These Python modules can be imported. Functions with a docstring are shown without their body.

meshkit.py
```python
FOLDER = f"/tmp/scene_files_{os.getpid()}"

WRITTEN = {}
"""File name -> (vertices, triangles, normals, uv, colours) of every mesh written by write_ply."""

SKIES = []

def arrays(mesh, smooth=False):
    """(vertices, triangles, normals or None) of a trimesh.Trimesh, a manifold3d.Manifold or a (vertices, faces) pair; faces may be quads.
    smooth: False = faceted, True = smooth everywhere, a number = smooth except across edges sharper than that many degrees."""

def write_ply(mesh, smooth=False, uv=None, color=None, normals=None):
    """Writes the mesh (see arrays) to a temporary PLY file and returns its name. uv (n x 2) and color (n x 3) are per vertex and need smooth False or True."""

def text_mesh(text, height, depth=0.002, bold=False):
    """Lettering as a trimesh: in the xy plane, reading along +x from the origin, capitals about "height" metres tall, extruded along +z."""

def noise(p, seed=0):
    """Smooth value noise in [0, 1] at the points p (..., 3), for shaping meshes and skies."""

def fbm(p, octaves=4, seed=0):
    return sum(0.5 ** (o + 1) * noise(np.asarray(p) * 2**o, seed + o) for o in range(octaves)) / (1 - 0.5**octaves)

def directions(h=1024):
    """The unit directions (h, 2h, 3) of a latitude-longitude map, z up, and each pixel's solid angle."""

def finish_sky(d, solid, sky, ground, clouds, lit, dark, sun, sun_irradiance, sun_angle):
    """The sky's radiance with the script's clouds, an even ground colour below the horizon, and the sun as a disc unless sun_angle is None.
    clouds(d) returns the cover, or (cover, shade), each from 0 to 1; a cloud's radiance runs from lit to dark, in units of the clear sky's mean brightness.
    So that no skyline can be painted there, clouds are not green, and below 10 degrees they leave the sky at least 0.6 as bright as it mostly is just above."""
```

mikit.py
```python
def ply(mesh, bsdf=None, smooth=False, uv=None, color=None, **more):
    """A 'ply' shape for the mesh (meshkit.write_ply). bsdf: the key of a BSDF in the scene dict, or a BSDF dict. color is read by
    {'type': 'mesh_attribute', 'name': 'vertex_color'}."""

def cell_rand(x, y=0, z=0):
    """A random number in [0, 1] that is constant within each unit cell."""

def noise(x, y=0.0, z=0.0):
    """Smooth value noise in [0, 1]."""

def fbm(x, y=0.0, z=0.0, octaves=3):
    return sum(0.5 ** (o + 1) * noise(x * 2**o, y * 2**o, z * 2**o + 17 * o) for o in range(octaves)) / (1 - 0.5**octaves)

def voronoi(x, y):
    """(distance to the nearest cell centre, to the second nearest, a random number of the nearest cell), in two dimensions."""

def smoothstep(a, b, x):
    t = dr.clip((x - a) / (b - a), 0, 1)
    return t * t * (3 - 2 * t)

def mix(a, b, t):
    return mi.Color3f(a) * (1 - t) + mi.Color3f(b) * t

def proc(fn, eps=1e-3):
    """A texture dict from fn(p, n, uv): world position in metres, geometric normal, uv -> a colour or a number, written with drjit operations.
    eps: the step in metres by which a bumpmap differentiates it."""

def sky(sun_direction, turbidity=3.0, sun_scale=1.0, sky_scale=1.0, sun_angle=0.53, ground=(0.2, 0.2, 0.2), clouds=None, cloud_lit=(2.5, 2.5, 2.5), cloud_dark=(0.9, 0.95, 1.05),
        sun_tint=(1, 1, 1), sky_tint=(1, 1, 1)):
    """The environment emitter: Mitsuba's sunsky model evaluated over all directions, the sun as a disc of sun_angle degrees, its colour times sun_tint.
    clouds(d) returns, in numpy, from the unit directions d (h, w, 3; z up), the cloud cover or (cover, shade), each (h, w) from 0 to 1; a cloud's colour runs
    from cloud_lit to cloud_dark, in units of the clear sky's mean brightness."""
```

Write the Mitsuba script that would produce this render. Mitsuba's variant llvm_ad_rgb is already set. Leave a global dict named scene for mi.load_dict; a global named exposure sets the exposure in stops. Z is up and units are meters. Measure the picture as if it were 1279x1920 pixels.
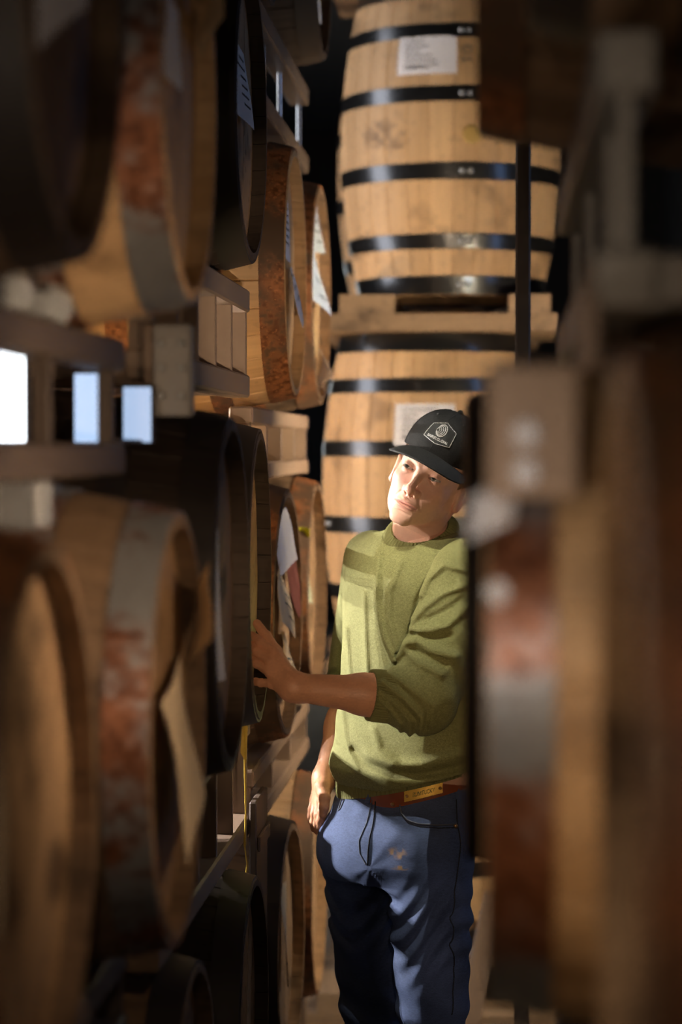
import math, random
import numpy as np
import trimesh
import shapely.geometry as sg
import shapely.affinity as sa
import drjit as dr
import mitsuba as mi
import mikit, meshkit
from mikit import proc, noise, fbm, smoothstep, mix, cell_rand

# ------------------------------------------------------------------ camera, light, exposure
T = mi.ScalarTransform4f
CAM = 1.66                                   # camera height over the floor
F = 4530.0                                   # focal length in pixels of the 1279 wide frame
YAW, PITCH = math.radians(3.79), math.radians(1.518)
FWD = np.array([-math.sin(YAW) * math.cos(PITCH), math.cos(YAW) * math.cos(PITCH), -math.sin(PITCH)])
exposure = -0.08
scene, labels = {}, {}
scene['camera'] = {
    'type': 'thinlens', 'fov': math.degrees(2 * math.atan(639.5 / F)), 'fov_axis': 'x',
    'aperture_radius': 0.0165, 'focus_distance': 4.62,
    'near_clip': 0.05, 'far_clip': 100.0,
    'to_world': T().look_at(origin=[0, 0, CAM], target=[float(FWD[0]), float(FWD[1]), CAM + float(FWD[2])], up=[0, 0, 1]),
}


def spot(key, pos, target, rgb, power, angle=40, beam=None):
    scene[key] = {'type': 'spot', 'to_world': T().look_at(origin=list(pos), target=list(target), up=[0, 0, 1]),
                  'intensity': {'type': 'rgb', 'value': [float(c * power) for c in rgb]},
                  'cutoff_angle': float(angle), 'beam_width': float(beam if beam else angle * 0.7)}


WARM, AMBER, NEUTRAL, BLUE = (1.0, 0.62, 0.26), (1.0, 0.48, 0.14), (1.0, 0.93, 0.80), (0.35, 0.62, 1.0)
# daylight lamps in the next aisle: their light reaches the man through the slit between the two left stacks
for i, (dy, dz) in enumerate(((-0.028, 0.0), (0.0, 0.03), (0.026, -0.02))):
    spot(f'aisle_lamp_{i}', (-2.05, 5.09 + dy, CAM + 0.08 + dz), (-0.15, 4.70, CAM - 0.45), (1.0, 0.96, 0.92), 15, 30, 24)
# fill spots added without fixtures, for face and chest, and for the sleeve
spot('fill_face', (-0.445, 4.56, CAM - 0.02), (-0.12, 4.62, CAM - 0.08), (1.0, 0.90, 0.76), 0.40, 70, 30)
spot('fill_sleeve', (-0.42, 4.10, CAM + 1.2), (-0.06, 4.62, CAM - 0.26), (1.0, 0.96, 0.80), 9.0, 12, 7)
# warm lamps around the upright barrels and between the far racks
spot('warm_lamp_left', (-1.25, 6.75, CAM - 0.1), (-0.1, 7.2, CAM + 0.1), (1.0, 0.66, 0.32), 2.0, 60, 50)
spot('warm_lamp_right', (0.46, 5.60, CAM + 0.02), (-0.35, 6.6, CAM - 0.25), (1.0, 0.80, 0.52), 7.4, 72, 40)
# fill spots added in the near aisle, and point fills, none with a fixture
spot('fill_near', (-0.045, 2.48, CAM - 0.05), (-0.42, 2.66, CAM - 0.10), (1.0, 0.72, 0.46), 0.62, 60, 30)
spot('fill_hoops', (-0.060, 2.50, CAM - 0.10), (-0.43, 5.30, CAM + 0.38), (1.0, 0.76, 0.52), 6.0, 9, 6)  # added to brighten the high hoops
spot('fill_man', (-0.060, 2.50, CAM - 0.28), (-0.20, 4.50, CAM - 0.26), (1.0, 0.70, 0.43), 3.6, 15, 9)  # added fill on forearm, sweater and face
spot('fill_leg', (-0.060, 2.55, CAM - 0.30), (0.0, 4.55, CAM - 0.92), (1.0, 0.80, 0.66), 2.2, 6.5, 4)  # added fill on his left leg
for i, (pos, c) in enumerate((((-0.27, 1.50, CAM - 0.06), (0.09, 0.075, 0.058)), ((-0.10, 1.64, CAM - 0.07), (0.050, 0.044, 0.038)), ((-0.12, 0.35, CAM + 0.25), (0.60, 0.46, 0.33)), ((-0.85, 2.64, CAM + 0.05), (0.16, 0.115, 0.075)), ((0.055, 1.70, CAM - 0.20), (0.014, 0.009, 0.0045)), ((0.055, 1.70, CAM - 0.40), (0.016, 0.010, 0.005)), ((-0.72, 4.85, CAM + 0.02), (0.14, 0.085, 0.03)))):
    scene[f'fill_point_{i}'] = {'type': 'point', 'position': list(pos), 'intensity': {'type': 'rgb', 'value': list(c)}}  # unseen point lights, added to lift dark staves, hoops and papers


# ------------------------------------------------------------------ helpers
rng = np.random.default_rng(7)
used = {}


def numbered(name):
    """name, name_001, name_002 ... in the order of the calls."""
    n = used.get(name, -1) + 1
    used[name] = n
    return name if n == 0 else f'{name}_{n:03d}'


def put(key, shape, bsdf=None, m=None):
    """one entry of the scene; shape is a ply dict (shared between copies) or a mesh."""
    if not isinstance(shape, dict):
        shape = mikit.ply(shape)
    d = dict(shape)
    if bsdf is not None:
        d['bsdf'] = {'type': 'ref', 'id': bsdf}
    if m is not None:
        d['to_world'] = T(np.asarray(m, float))
    scene[key] = d
    return key


def part(parent, name, shape, bsdf=None, m=None, label=None):
    key = numbered(f'{parent}__{name}')
    put(key, shape, bsdf, m)
    if label:
        labels[key] = {'label': label}
    return key


def thing(name, label, cat, group=None):
    key = numbered(name)
    labels[key] = {'label': label, 'category': cat}
    if group:
        labels[key]['group'] = group
    return key


def struct(key, shape, bsdf=None, m=None, label=None):
    if shape is not None:
        put(key, shape, bsdf, m)
    labels[key] = {'kind': 'structure'}
    if label:
        labels[key]['label'] = label
    return key


def trans(x, y, z):
    m = np.eye(4)
    m[:3, 3] = (x, y, z)
    return m


def rot(axis, deg):
    return trimesh.transformations.rotation_matrix(math.radians(deg), axis)


def box(x0, x1, y0, y1, z0, z1, bevel=0.0):
    """a box with chamfered edges"""
    s = np.array([x1 - x0, y1 - y0, z1 - z0], float)
    c = np.array([x0 + x1, y0 + y1, z0 + z1], float) / 2
    b = min(bevel, s.min() * 0.3)
    if b <= 0:
        m = trimesh.creation.box(s)
    else:
        pts = []
        for sx in (-1, 1):
            for sy in (-1, 1):
                for sz in (-1, 1):
                    h = s / 2
                    pts += [[sx * (h[0] - b), sy * (h[1] - b), sz * h[2]], [sx * (h[0] - b), sy * h[1], sz * (h[2] - b)], [sx * h[0], sy * (h[1] - b), sz * (h[2] - b)]]
        m = trimesh.convex.convex_hull(np.array(pts))
    m.apply_translation(c)
    return m


def cat(ms):
    return trimesh.util.concatenate(list(ms))


def tube(pts, r, n=10, closed=False):
    """a tube of radius r (number or list) along points"""
    p = np.asarray(pts, float)
    k = len(p)
    r = np.broadcast_to(r, k)
    tan = np.gradient(p, axis=0) if not closed else np.roll(p, -1, 0) - np.roll(p, 1, 0)
    tan /= np.linalg.norm(tan, axis=1, keepdims=True)
    up = np.array([0, 0, 1.0]) if abs(tan[0][2]) < 0.9 else np.array([1.0, 0, 0])
    v, f = [], []
    a = np.cross(tan[0], up)
    for i in range(k):
        a = a - tan[i] * np.dot(a, tan[i])
        a /= np.linalg.norm(a)
        b = np.cross(tan[i], a)
        ang = np.arange(n) * 2 * np.pi / n
        v.append(p[i] + r[i] * (np.cos(ang)[:, None] * a + np.sin(ang)[:, None] * b))
    v = np.vstack(v)
    for i in range(k if closed else k - 1):
        for j in range(n):
            q = [i * n + j, i * n + (j + 1) % n, ((i + 1) % k) * n + (j + 1) % n, ((i + 1) % k) * n + j]
            f += [[q[0], q[1], q[2]], [q[0], q[2], q[3]]]
    if not closed:
        c0, c1 = len(v), len(v) + 1
        v = np.vstack([v, p[0], p[-1]])
        for j in range(n):
            f += [[c0, (j + 1) % n, j], [c1, (k - 1) * n + j, (k - 1) * n + (j + 1) % n]]
    m = trimesh.Trimesh(v, np.array(f), process=False)
    if m.volume < 0:
        m.invert()
    return m


def sheet(fn, nu, nv, thick=0.0006):
    """a thin solid sheet from fn(u, v) -> points; u, v in 0..1"""
    u, v = np.meshgrid(np.linspace(0, 1, nu), np.linspace(0, 1, nv), indexing='ij')
    p = fn(u, v)
    du, dv = np.gradient(p, axis=0), np.gradient(p, axis=1)
    n = np.cross(du, dv)
    n /= np.linalg.norm(n, axis=-1, keepdims=True) + 1e-12
    top, bot = (p + n * thick / 2).reshape(-1, 3), (p - n * thick / 2).reshape(-1, 3)
    idx = np.arange(nu * nv).reshape(nu, nv)
    a, b, c, d = idx[:-1, :-1].ravel(), idx[1:, :-1].ravel(), idx[1:, 1:].ravel(), idx[:-1, 1:].ravel()
    f = np.vstack([np.c_[a, b, c], np.c_[a, c, d]])
    g = f[:, ::-1] + nu * nv
    ring = np.r_[idx[:-1, 0], idx[-1, :-1], idx[:0:-1, -1], idx[0, :0:-1]]
    nx = np.roll(ring, -1)
    side = np.vstack([np.c_[ring, ring + nu * nv, nx], np.c_[nx, ring + nu * nv, nx + nu * nv]])
    return trimesh.Trimesh(np.vstack([top, bot]), np.vstack([f, g, side]), process=False)


# ------------------------------------------------------------------ materials
def mat(key, bsdf, two=True):
    scene[key] = {'type': 'twosided', 'bsdf': bsdf} if two else bsdf


def rgb(*c):
    return {'type': 'rgb', 'value': [float(x) for x in c]}


def flat(key, c, rough=0.6, metal=0.0, spec=0.5, **k):
    mat(key, {'type': 'principled', 'base_color': rgb(*c), 'roughness': rough, 'metallic': metal, 'specular': spec, **k})


def oak(light, dark, stain, amount, smudges=()):
    """barrel wood: uv in metres, u along the grain; every stave has its own offset in v"""
    def fn(p, n, uv):
        tone = cell_rand(dr.floor(uv.y * 2 + 0.5), 3)
        g = fbm(uv.x * 5, uv.y * 130, 0, octaves=3)
        fine = noise(uv.x * 22, uv.y * 620, 4)
        c = mix(light, dark, dr.clip(0.62 * g + 0.18 * fine + 0.42 * tone - 0.28, 0, 1))
        blot = smoothstep(0.56, 0.76, fbm(p.x * 9, p.y * 9, p.z * 9 + 3, octaves=3))
        speck = smoothstep(0.74, 0.84, noise(p.x * 60, p.y * 60, p.z * 60))
        for x_, z_, sx, sz in smudges:
            r_ = dr.maximum(dr.abs((p.x - x_) / sx), dr.abs((p.z - z_) / sz))
            k_ = smoothstep(1.0, 0.7, r_ + 0.5 * (noise(p.x * 70, 3, p.z * 70) - 0.5))
            c = mix(c, stain, 0.55 * k_ * smoothstep(0.30, 0.62, fbm(p.x * 55, p.y * 20, p.z * 45, octaves=3)))
        return mix(c, stain, dr.clip(amount * blot + 0.35 * speck * amount, 0, 1))
    return fn


def wood_mat(key, fn, rough=0.6):
    mat(key, {'type': 'principled', 'base_color': proc(fn), 'roughness': rough, 'specular': 0.35})


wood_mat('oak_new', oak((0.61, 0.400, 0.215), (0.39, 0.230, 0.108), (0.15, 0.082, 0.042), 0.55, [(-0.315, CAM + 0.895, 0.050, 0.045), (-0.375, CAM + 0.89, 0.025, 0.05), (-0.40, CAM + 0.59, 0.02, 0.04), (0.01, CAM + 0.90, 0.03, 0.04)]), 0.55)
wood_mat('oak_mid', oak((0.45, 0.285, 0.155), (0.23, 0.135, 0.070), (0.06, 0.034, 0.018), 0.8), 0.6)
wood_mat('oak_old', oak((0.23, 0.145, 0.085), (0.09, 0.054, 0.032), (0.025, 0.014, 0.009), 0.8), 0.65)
wood_mat('oak_shaded', oak((0.062, 0.042, 0.030), (0.030, 0.020, 0.015), (0.02, 0.012, 0.009), 0.8), 0.65)  # shade put into the colour: oak darkened for barrels the fills would light
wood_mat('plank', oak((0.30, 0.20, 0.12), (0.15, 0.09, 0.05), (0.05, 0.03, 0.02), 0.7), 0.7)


def rust_fn(base, rust, lo, hi):
    def fn(p, n, uv):
        a = fbm(p.x * 9, p.y * 9, p.z * 9, octaves=4)
        b = fbm(p.x * 90, p.y * 90, p.z * 90, octaves=4)
        t = smoothstep(lo, hi, a + 0.35 * (b - 0.5))
        c = mix(rust, (rust[0] * 0.40, rust[1] * 0.34, rust[2] * 0.34), smoothstep(0.40, 0.70, b))
        speck = smoothstep(0.66, 0.74, fbm(p.x * 210, p.y * 210, p.z * 210, octaves=2))
        return mix(mix(base, c, t), (rust[0] * 1.7, rust[1] * 1.9, rust[2] * 2.2), 0.55 * speck * t)
    return fn


flat('hoop_black', (0.075, 0.077, 0.082), 0.24, 0.9)
mat('hoop_rust', {'type': 'principled', 'base_color': proc(rust_fn((0.105, 0.062, 0.038), (0.33, 0.125, 0.045), 0.36, 0.60)), 'roughness': 0.62, 'metallic': 0.25, 'specular': 0.4})
mat('hoop_galv', {'type': 'principled', 'base_color': proc(rust_fn((0.30, 0.30, 0.31), (0.30, 0.115, 0.055), 0.42, 0.64)), 'roughness': 0.42, 'metallic': 0.6})
flat('rivet_steel', (0.55, 0.54, 0.52), 0.35, 0.8)
flat('hoop_dark', (0.040, 0.031, 0.027), 0.55, 0.2)
flat('paper', (0.78, 0.76, 0.80), 0.7)
flat('paper_warm', (0.66, 0.52, 0.34), 0.75)
flat('ink', (0.03, 0.028, 0.035), 0.8)
flat('rack_tan', (0.34, 0.235, 0.165), 0.5)
flat('rack_dark', (0.085, 0.060, 0.046), 0.5)
flat('rack_grey', (0.24, 0.225, 0.205), 0.4, 0.3)
flat('rod_steel', (0.45, 0.47, 0.50), 0.25, 0.9)
flat('rack_brown', (0.20, 0.135, 0.095), 0.5)
flat('rack_pale', (0.50, 0.46, 0.42), 0.45)
flat('pad_grey', (0.42, 0.44, 0.46), 0.4)
flat('yellow_plastic', (0.72, 0.48, 0.06), 0.45)
flat('neon_plastic', (0.85, 0.80, 0.02), 0.45)
flat('bung_wood', (0.36, 0.235, 0.070), 0.45)
flat('dark_wall', (0.030, 0.024, 0.020), 0.9)
mat('concrete', {'type': 'principled', 'base_color': proc(lambda p, n, uv: mix((0.16, 0.13, 0.10), (0.26, 0.21, 0.16), fbm(p.x * 5, p.y * 5, p.z * 5, octaves=4))), 'roughness': 0.8})

# ------------------------------------------------------------------ the hall
struct('floor', box(-3.2, 1.62, -0.6, 22.5, -0.1, 0), 'concrete')
struct('ceiling', box(-3.2, 1.62, -0.6, 22.5, 4.6, 4.7), 'dark_wall')
struct('wall_back', box(-3.2, 1.62, 22.5, 22.6, 0, 4.6), 'dark_wall')
struct('wall_front', box(-3.2, 1.62, -0.7, -0.6, 0, 4.6), 'dark_wall')
WX = -3.2                                     # the left wall: its panes show through the rack bases
wins = [(5.7, 6.9, 0.9, 4.2, (6.5, 6.6, 7.0)), (14.9, 16.55, CAM - 0.05, CAM + 0.95, (7.0, 7.6, 7.6)), (18.0, 19.5, CAM - 0.05, CAM + 0.95, (0.36, 0.60, 0.95)), (20.4, 21.9, CAM - 0.05, CAM + 0.95, (0.32, 0.50, 0.78))]
flat('window_paint', (0.25, 0.25, 0.26), 0.5)


def wall_with_windows(key, x0, x1, wins):
    segs, y = [], -0.6
    for a, b, z0, z1, e in wins:
        segs += [box(x0, x1, y, a, 0, 4.6), box(x0, x1, a, b, 0, z0), box(x0, x1, a, b, z1, 4.6)]
        y = b
    segs.append(box(x0, x1, y, 22.5, 0, 4.6))
    struct(key, cat(segs), 'dark_wall')


def window(n, x, wins, label):
    for i, (a, b, z0, z1, e) in enumerate(wins):
        k = struct(f'window_{n + i}', None, label=label)
        for q in ((a, a + 0.05, z0, z1), (b - 0.05, b, z0, z1), (a, b, z0, z0 + 0.04), (a, b, z1 - 0.04, z1), ((a + b) / 2 - 0.02, (a + b) / 2 + 0.02, z0, z1)):
            part(k, 'frame_bar', box(x - 0.05, x + 0.05, *q), 'window_paint')
        sh = mikit.ply(box(x - 0.005, x + 0.005, a + 0.01, b - 0.01, z0 + 0.01, z1 - 0.01))
        sh['emitter'] = {'type': 'area', 'radiance': rgb(*e)}
        part(k, 'pane', sh, 'paper')


wall_with_windows('wall_left', WX - 0.12, WX, wins)
window(1, WX - 0.06, wins, 'bright window far behind the left racks')
rwins = [(5.55, 5.95, 1.1, 3.1, (1.15, 2.0, 3.7))]
wall_with_windows('wall_right', 1.5, 1.62, rwins)
window(5, 1.56, rwins, 'bluish window in the right wall')

# ------------------------------------------------------------------ barrels
LEN, RE, RB, NST = 0.90, 0.268, 0.325, 30


def prof(t):
    return RE + (RB - RE) * (1 - ((t - LEN / 2) / (LEN / 2)) ** 2)


def stave_mesh(k):
    w = math.pi / NST
    ts = np.r_[0, 0.012, np.linspace(0.08, LEN - 0.08, 11), LEN - 0.012, LEN]
    v, uv, nr = [], [], 9
    for t in ts:
        end = min(t, LEN - t)
        r = prof(t) - (0.004 if end < 0.005 else 0)
        th = 0.012 if end < 0.005 else (0.017 if end < 0.03 else 0.026)
        ring = [(-w * 0.994, r - 0.0022), (-w * 0.93, r), (-w * 0.3, r + 0.0002), (w * 0.3, r + 0.0002), (w * 0.93, r), (w * 0.994, r - 0.0022), (w * 0.98, r - th), (0, r - th), (-w * 0.98, r - th)]
        for a, q in ring:
            v.append((t, q * math.sin(a), q * math.cos(a)))
            uv.append((t + 3.1 * k, a * q + k))
    f = []
    for i in range(len(ts) - 1):
        for j in range(nr):
            a, b, c, d = i * nr + j, i * nr + (j + 1) % nr, (i + 1) * nr + (j + 1) % nr, (i + 1) * nr + j
            f += [[a, b, c], [a, c, d]]
    n = (len(ts) - 1) * nr
    for j in range(1, nr - 1):
        f += [[0, j + 1, j], [n, n + j, n + j + 1]]
    m = trimesh.Trimesh(np.array(v), np.array(f), process=False)
    if m.volume < 0:
        m.invert()
    return mikit.ply(m, uv=np.array(uv))


STAVES = [stave_mesh(k) for k in range(8)]
ROTS = [rot([1, 0, 0], i * 360 / NST) for i in range(NST)]


def hoop_mesh(t0, t1, n=64):
    ts = np.linspace(t0, t1, 4)
    ring = [(t, prof(t) + 0.0030) for t in ts] + [(t, prof(t) - 0.002) for t in ts[::-1]]
    k = len(ring)
    ang = np.arange(n) * 2 * np.pi / n
    v = np.array([[t, r * math.sin(a), r * math.cos(a)] for a in ang for t, r in ring])
    f = []
    for i in range(n):
        for j in range(k):
            a, b, c, d = i * k + j, i * k + (j + 1) % k, ((i + 1) % n) * k + (j + 1) % k, ((i + 1) % n) * k + j
            f += [[a, b, c], [a, c, d]]
    m = trimesh.Trimesh(v, np.array(f), process=False)
    if m.volume < 0:
        m.invert()
    return mikit.ply(m, smooth=40)


HOOPT = [(0.002, 0.054), (0.130, 0.172), (0.325, 0.371), (0.545, 0.589), (0.728, 0.768), (0.846, 0.898)]
HOOPS = [hoop_mesh(a, b) for a, b in HOOPT]
_lap = [sheet(lambda u, v, a=a, b=b: np.stack([a + (b - a) * u, (prof(a + (b - a) * u) + 0.0042) * np.sin((v - 0.5) * 0.26), (prof(a + (b - a) * u) + 0.0042) * np.cos((v - 0.5) * 0.26)], -1), 4, 8, 0.002) for a, b in HOOPT]
LAPS = [mikit.ply(m, smooth=30) for m in _lap]
_rv = trimesh.creation.revolve(np.array([[0, 0.0045], [0.0045, 0.0040], [0.0075, 0.0020], [0.0085, 0.0]]), sections=14)
RIVET = mikit.ply(_rv, smooth=50)


def head_boards(seed):
    r = np.random.default_rng(seed)
    R = prof(0.027) - 0.0185
    disc = sg.Point(0, 0).buffer(R, 40)
    cuts = [-R]
    while cuts[-1] < R - 0.06:
        cuts.append(cuts[-1] + r.uniform(0.07, 0.105))
    cuts[-1] = R
    out = []
    for i, (a, b) in enumerate(zip(cuts[:-1], cuts[1:])):
        g = disc.intersection(sg.box(a + 0.0007, -1, b - 0.0007, 1))
        if g.is_empty or g.area < 1e-4:
            continue
        m = trimesh.creation.extrude_polygon(g, 0.022)
        v = m.vertices
        uv = np.c_[v[:, 1] + 2.3 * i + seed, v[:, 0] + i * 1.0 + 20 * seed]
        m = trimesh.Trimesh(np.c_[v[:, 2] + 0.027 - 0.0004 * (i % 2), v[:, 0], v[:, 1]], m.faces, process=False)
        out.append(mikit.ply(m, uv=uv))
    return out


HEADS = [head_boards(s) for s in (1, 2, 3)]
_bk = trimesh.creation.cylinder(prof(0.036) - 0.02, 0.022, sections=48)
BACK = mikit.ply(trimesh.Trimesh(np.c_[_bk.vertices[:, 2] + LEN - 0.05, _bk.vertices[:, 0], _bk.vertices[:, 1]], _bk.faces, process=False), uv=_bk.vertices[:, :2])
_bg = trimesh.creation.revolve(np.array([[0, 0.006], [0.022, 0.008], [0.026, 0.006], [0.0275, -0.004]]), sections=28)
BUNG = mikit.ply(_bg, smooth=35)


def frame_of(pos, axis, roll):
    """local x = axis; local z as near to up as can be, turned by roll"""
    x = np.array(axis, float) / np.linalg.norm(axis)
    up = np.array([0, 0, 1.0]) if abs(x[2]) < 0.9 else np.array([0, -1.0, 0])
    y = np.cross(up, x)
    y /= np.linalg.norm(y)
    m = np.eye(4)
    m[:3, 0], m[:3, 1], m[:3, 2], m[:3, 3] = x, y, np.cross(x, y), pos
    return m @ rot([1, 0, 0], roll)


BARREL_M, BARREL_AT = {}, {}


def barrel(label, pos, axis, roll=0.0, wood='oak_mid', headw='oak_mid', hoop='hoop_rust', head=0, laps=(), bung=None, group=None, scale=1.0, hooproll=0.0):
    """oak barrel: pos = middle of its front chime plane, axis = from there into the barrel. laps: hoops whose riveted overlap shows"""
    b = thing('oak_barrel', label, 'barrel', group)
    m = frame_of(pos, axis, roll)
    m[:3, :3] *= scale
    r = np.random.default_rng(int(abs(pos[0] * 971 + pos[1] * 613 + pos[2] * 331) * 100) % 99991)
    for i in range(NST):
        part(b, 'stave', STAVES[int(r.integers(8))], wood, m @ ROTS[i])
    for i, h in enumerate(HOOPS):
        k = part(b, 'hoop', h, hoop, m)
        if i in laps:
            mm = m @ rot([1, 0, 0], hooproll - roll)
            part(k, 'overlap', LAPS[i], hoop, mm)
            t = sum(HOOPT[i]) / 2
            for a in (-2.1, 2.1):
                part(k, 'rivet', RIVET, 'rivet_steel', mm @ rot([1, 0, 0], a) @ trans(t, 0, prof(t) + 0.0050))
    k = numbered(f'{b}__head')
    for bd in HEADS[head]:
        part(k, 'board', bd, headw, m)
    part(b, 'head', BACK, wood, m)
    if bung is not None:
        part(b, 'bung', BUNG, 'bung_wood', m @ rot([1, 0, 0], bung - roll) @ trans(LEN / 2, 0, prof(LEN / 2)), label='round wooden bung')
    BARREL_M[b] = m @ rot([1, 0, 0], -roll)
    BARREL_AT[b] = (np.array(pos, float), abs(axis[0]) > 0.5)
    return b


def note(b, w, h, y=0.0, z=0.0, tilt=0.0, bulge=0.006, peel=(0, 0, 0, 0), mat_='paper', lines=5, seed=0, label=None, name='paper_tag', side=None):
    """a sheet stapled on a barrel: w x h metres at (y, z) of the head; peel lifts its corners (left top, right top, left bottom, right bottom).
    side = (angle, t): on the staves instead, wrapped round the barrel"""
    m = BARREL_M[b]
    c_, s_ = math.cos(math.radians(tilt)), math.sin(math.radians(tilt))

    def fn(u, v, lift=0.0):
        a, c = (u - 0.5) * w, (v - 0.5) * h
        yy, zz = c_ * a - s_ * c, s_ * a + c_ * c
        out = 0.0025 + lift + bulge * (0.5 + 0.5 * np.sin(u * 3.0 + v * 4.1 + seed)) + (1 - u) * v * peel[0] + u * v * peel[1] + (1 - u) * (1 - v) * peel[2] + u * (1 - v) * peel[3]
        if side is None:
            return np.stack([0.0255 - out, y + yy, z + zz], -1)
        t = side[1] + zz
        r = prof(t) + out
        an = math.radians(side[0]) + yy / 0.31
        return np.stack([t, -r * np.sin(an), r * np.cos(an)], -1)
    k = part(b, name, mikit.ply(sheet(lambda u, v: fn(u, v), 12, 12), smooth=60), mat_, m, label)
    r = np.random.default_rng(seed + 5)
    if lines:
        rows = []
        for i in range(lines):
            v = 0.86 - 0.62 * i / max(lines - 1, 1)
            e = r.uniform(0.35, 0.75)
            rows.append(sheet(lambda u, q: fn(0.12 + (e - 0.12) * u, v + (q - 0.5) * 0.030, 0.0008), 8, 2, 0.0003))
        if side is not None:                                     # a bar code
            for i in range(26):
                u0 = 0.13 + 0.42 * i / 26
                rows.append(sheet(lambda u, q: fn(u0 + r.uniform(0.005, 0.011) * u, 0.17 + (q - 0.5) * 0.075, 0.0008), 2, 2, 0.0003))
        part(k, 'writing', mikit.ply(cat(rows)), 'ink', m)
    return k


def Z(z):
    return CAM + z


L, RT = (-1, 0, 0), (1, 0, 0)


def lax(yaw):
    a = math.radians(yaw)
    return (-math.cos(a), math.sin(a), 0)


XL = -0.445
# -- left wall of barrels, far stack (A, B)
A = barrel('light brown barrel head beside the sweater, a neon yellow tag on its hoop', (-0.455, 6.0, Z(-0.355)), lax(0.8), 12, 'oak_old', 'oak_mid', 'hoop_rust', 0)
B = barrel('olive brown barrel head with torn curling notes just behind the hand', (-0.462, 5.25, Z(-0.36)), lax(1.7), 40, 'oak_old', 'oak_mid', 'hoop_rust', 1)
U1 = barrel('high barrel with large torn white paper hanging off, nearest the upright stack', (-0.445, 6.0, Z(0.38)), lax(0.9), 3, 'oak_old', 'oak_new', 'hoop_rust', 2)
U2 = barrel('barrel with bright rusty orange hoop and lit yellow staves above the cap height', (-0.445, 5.25, Z(0.38)), lax(0.2), 77, 'oak_new', 'oak_new', 'hoop_rust', 0)
T1 = barrel('topmost dark barrel at the upper edge, bluish paper on its head', (-0.44, 6.0, Z(1.235)), lax(0), 20, 'oak_shaded', 'oak_mid', 'hoop_dark', 1)
T2 = barrel('topmost dark barrel cut by the upper edge, nearer than the one with bluish paper', (-0.50, 5.25, Z(1.235)), lax(0), 50, 'oak_shaded', 'oak_old', 'hoop_dark', 2)
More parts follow.
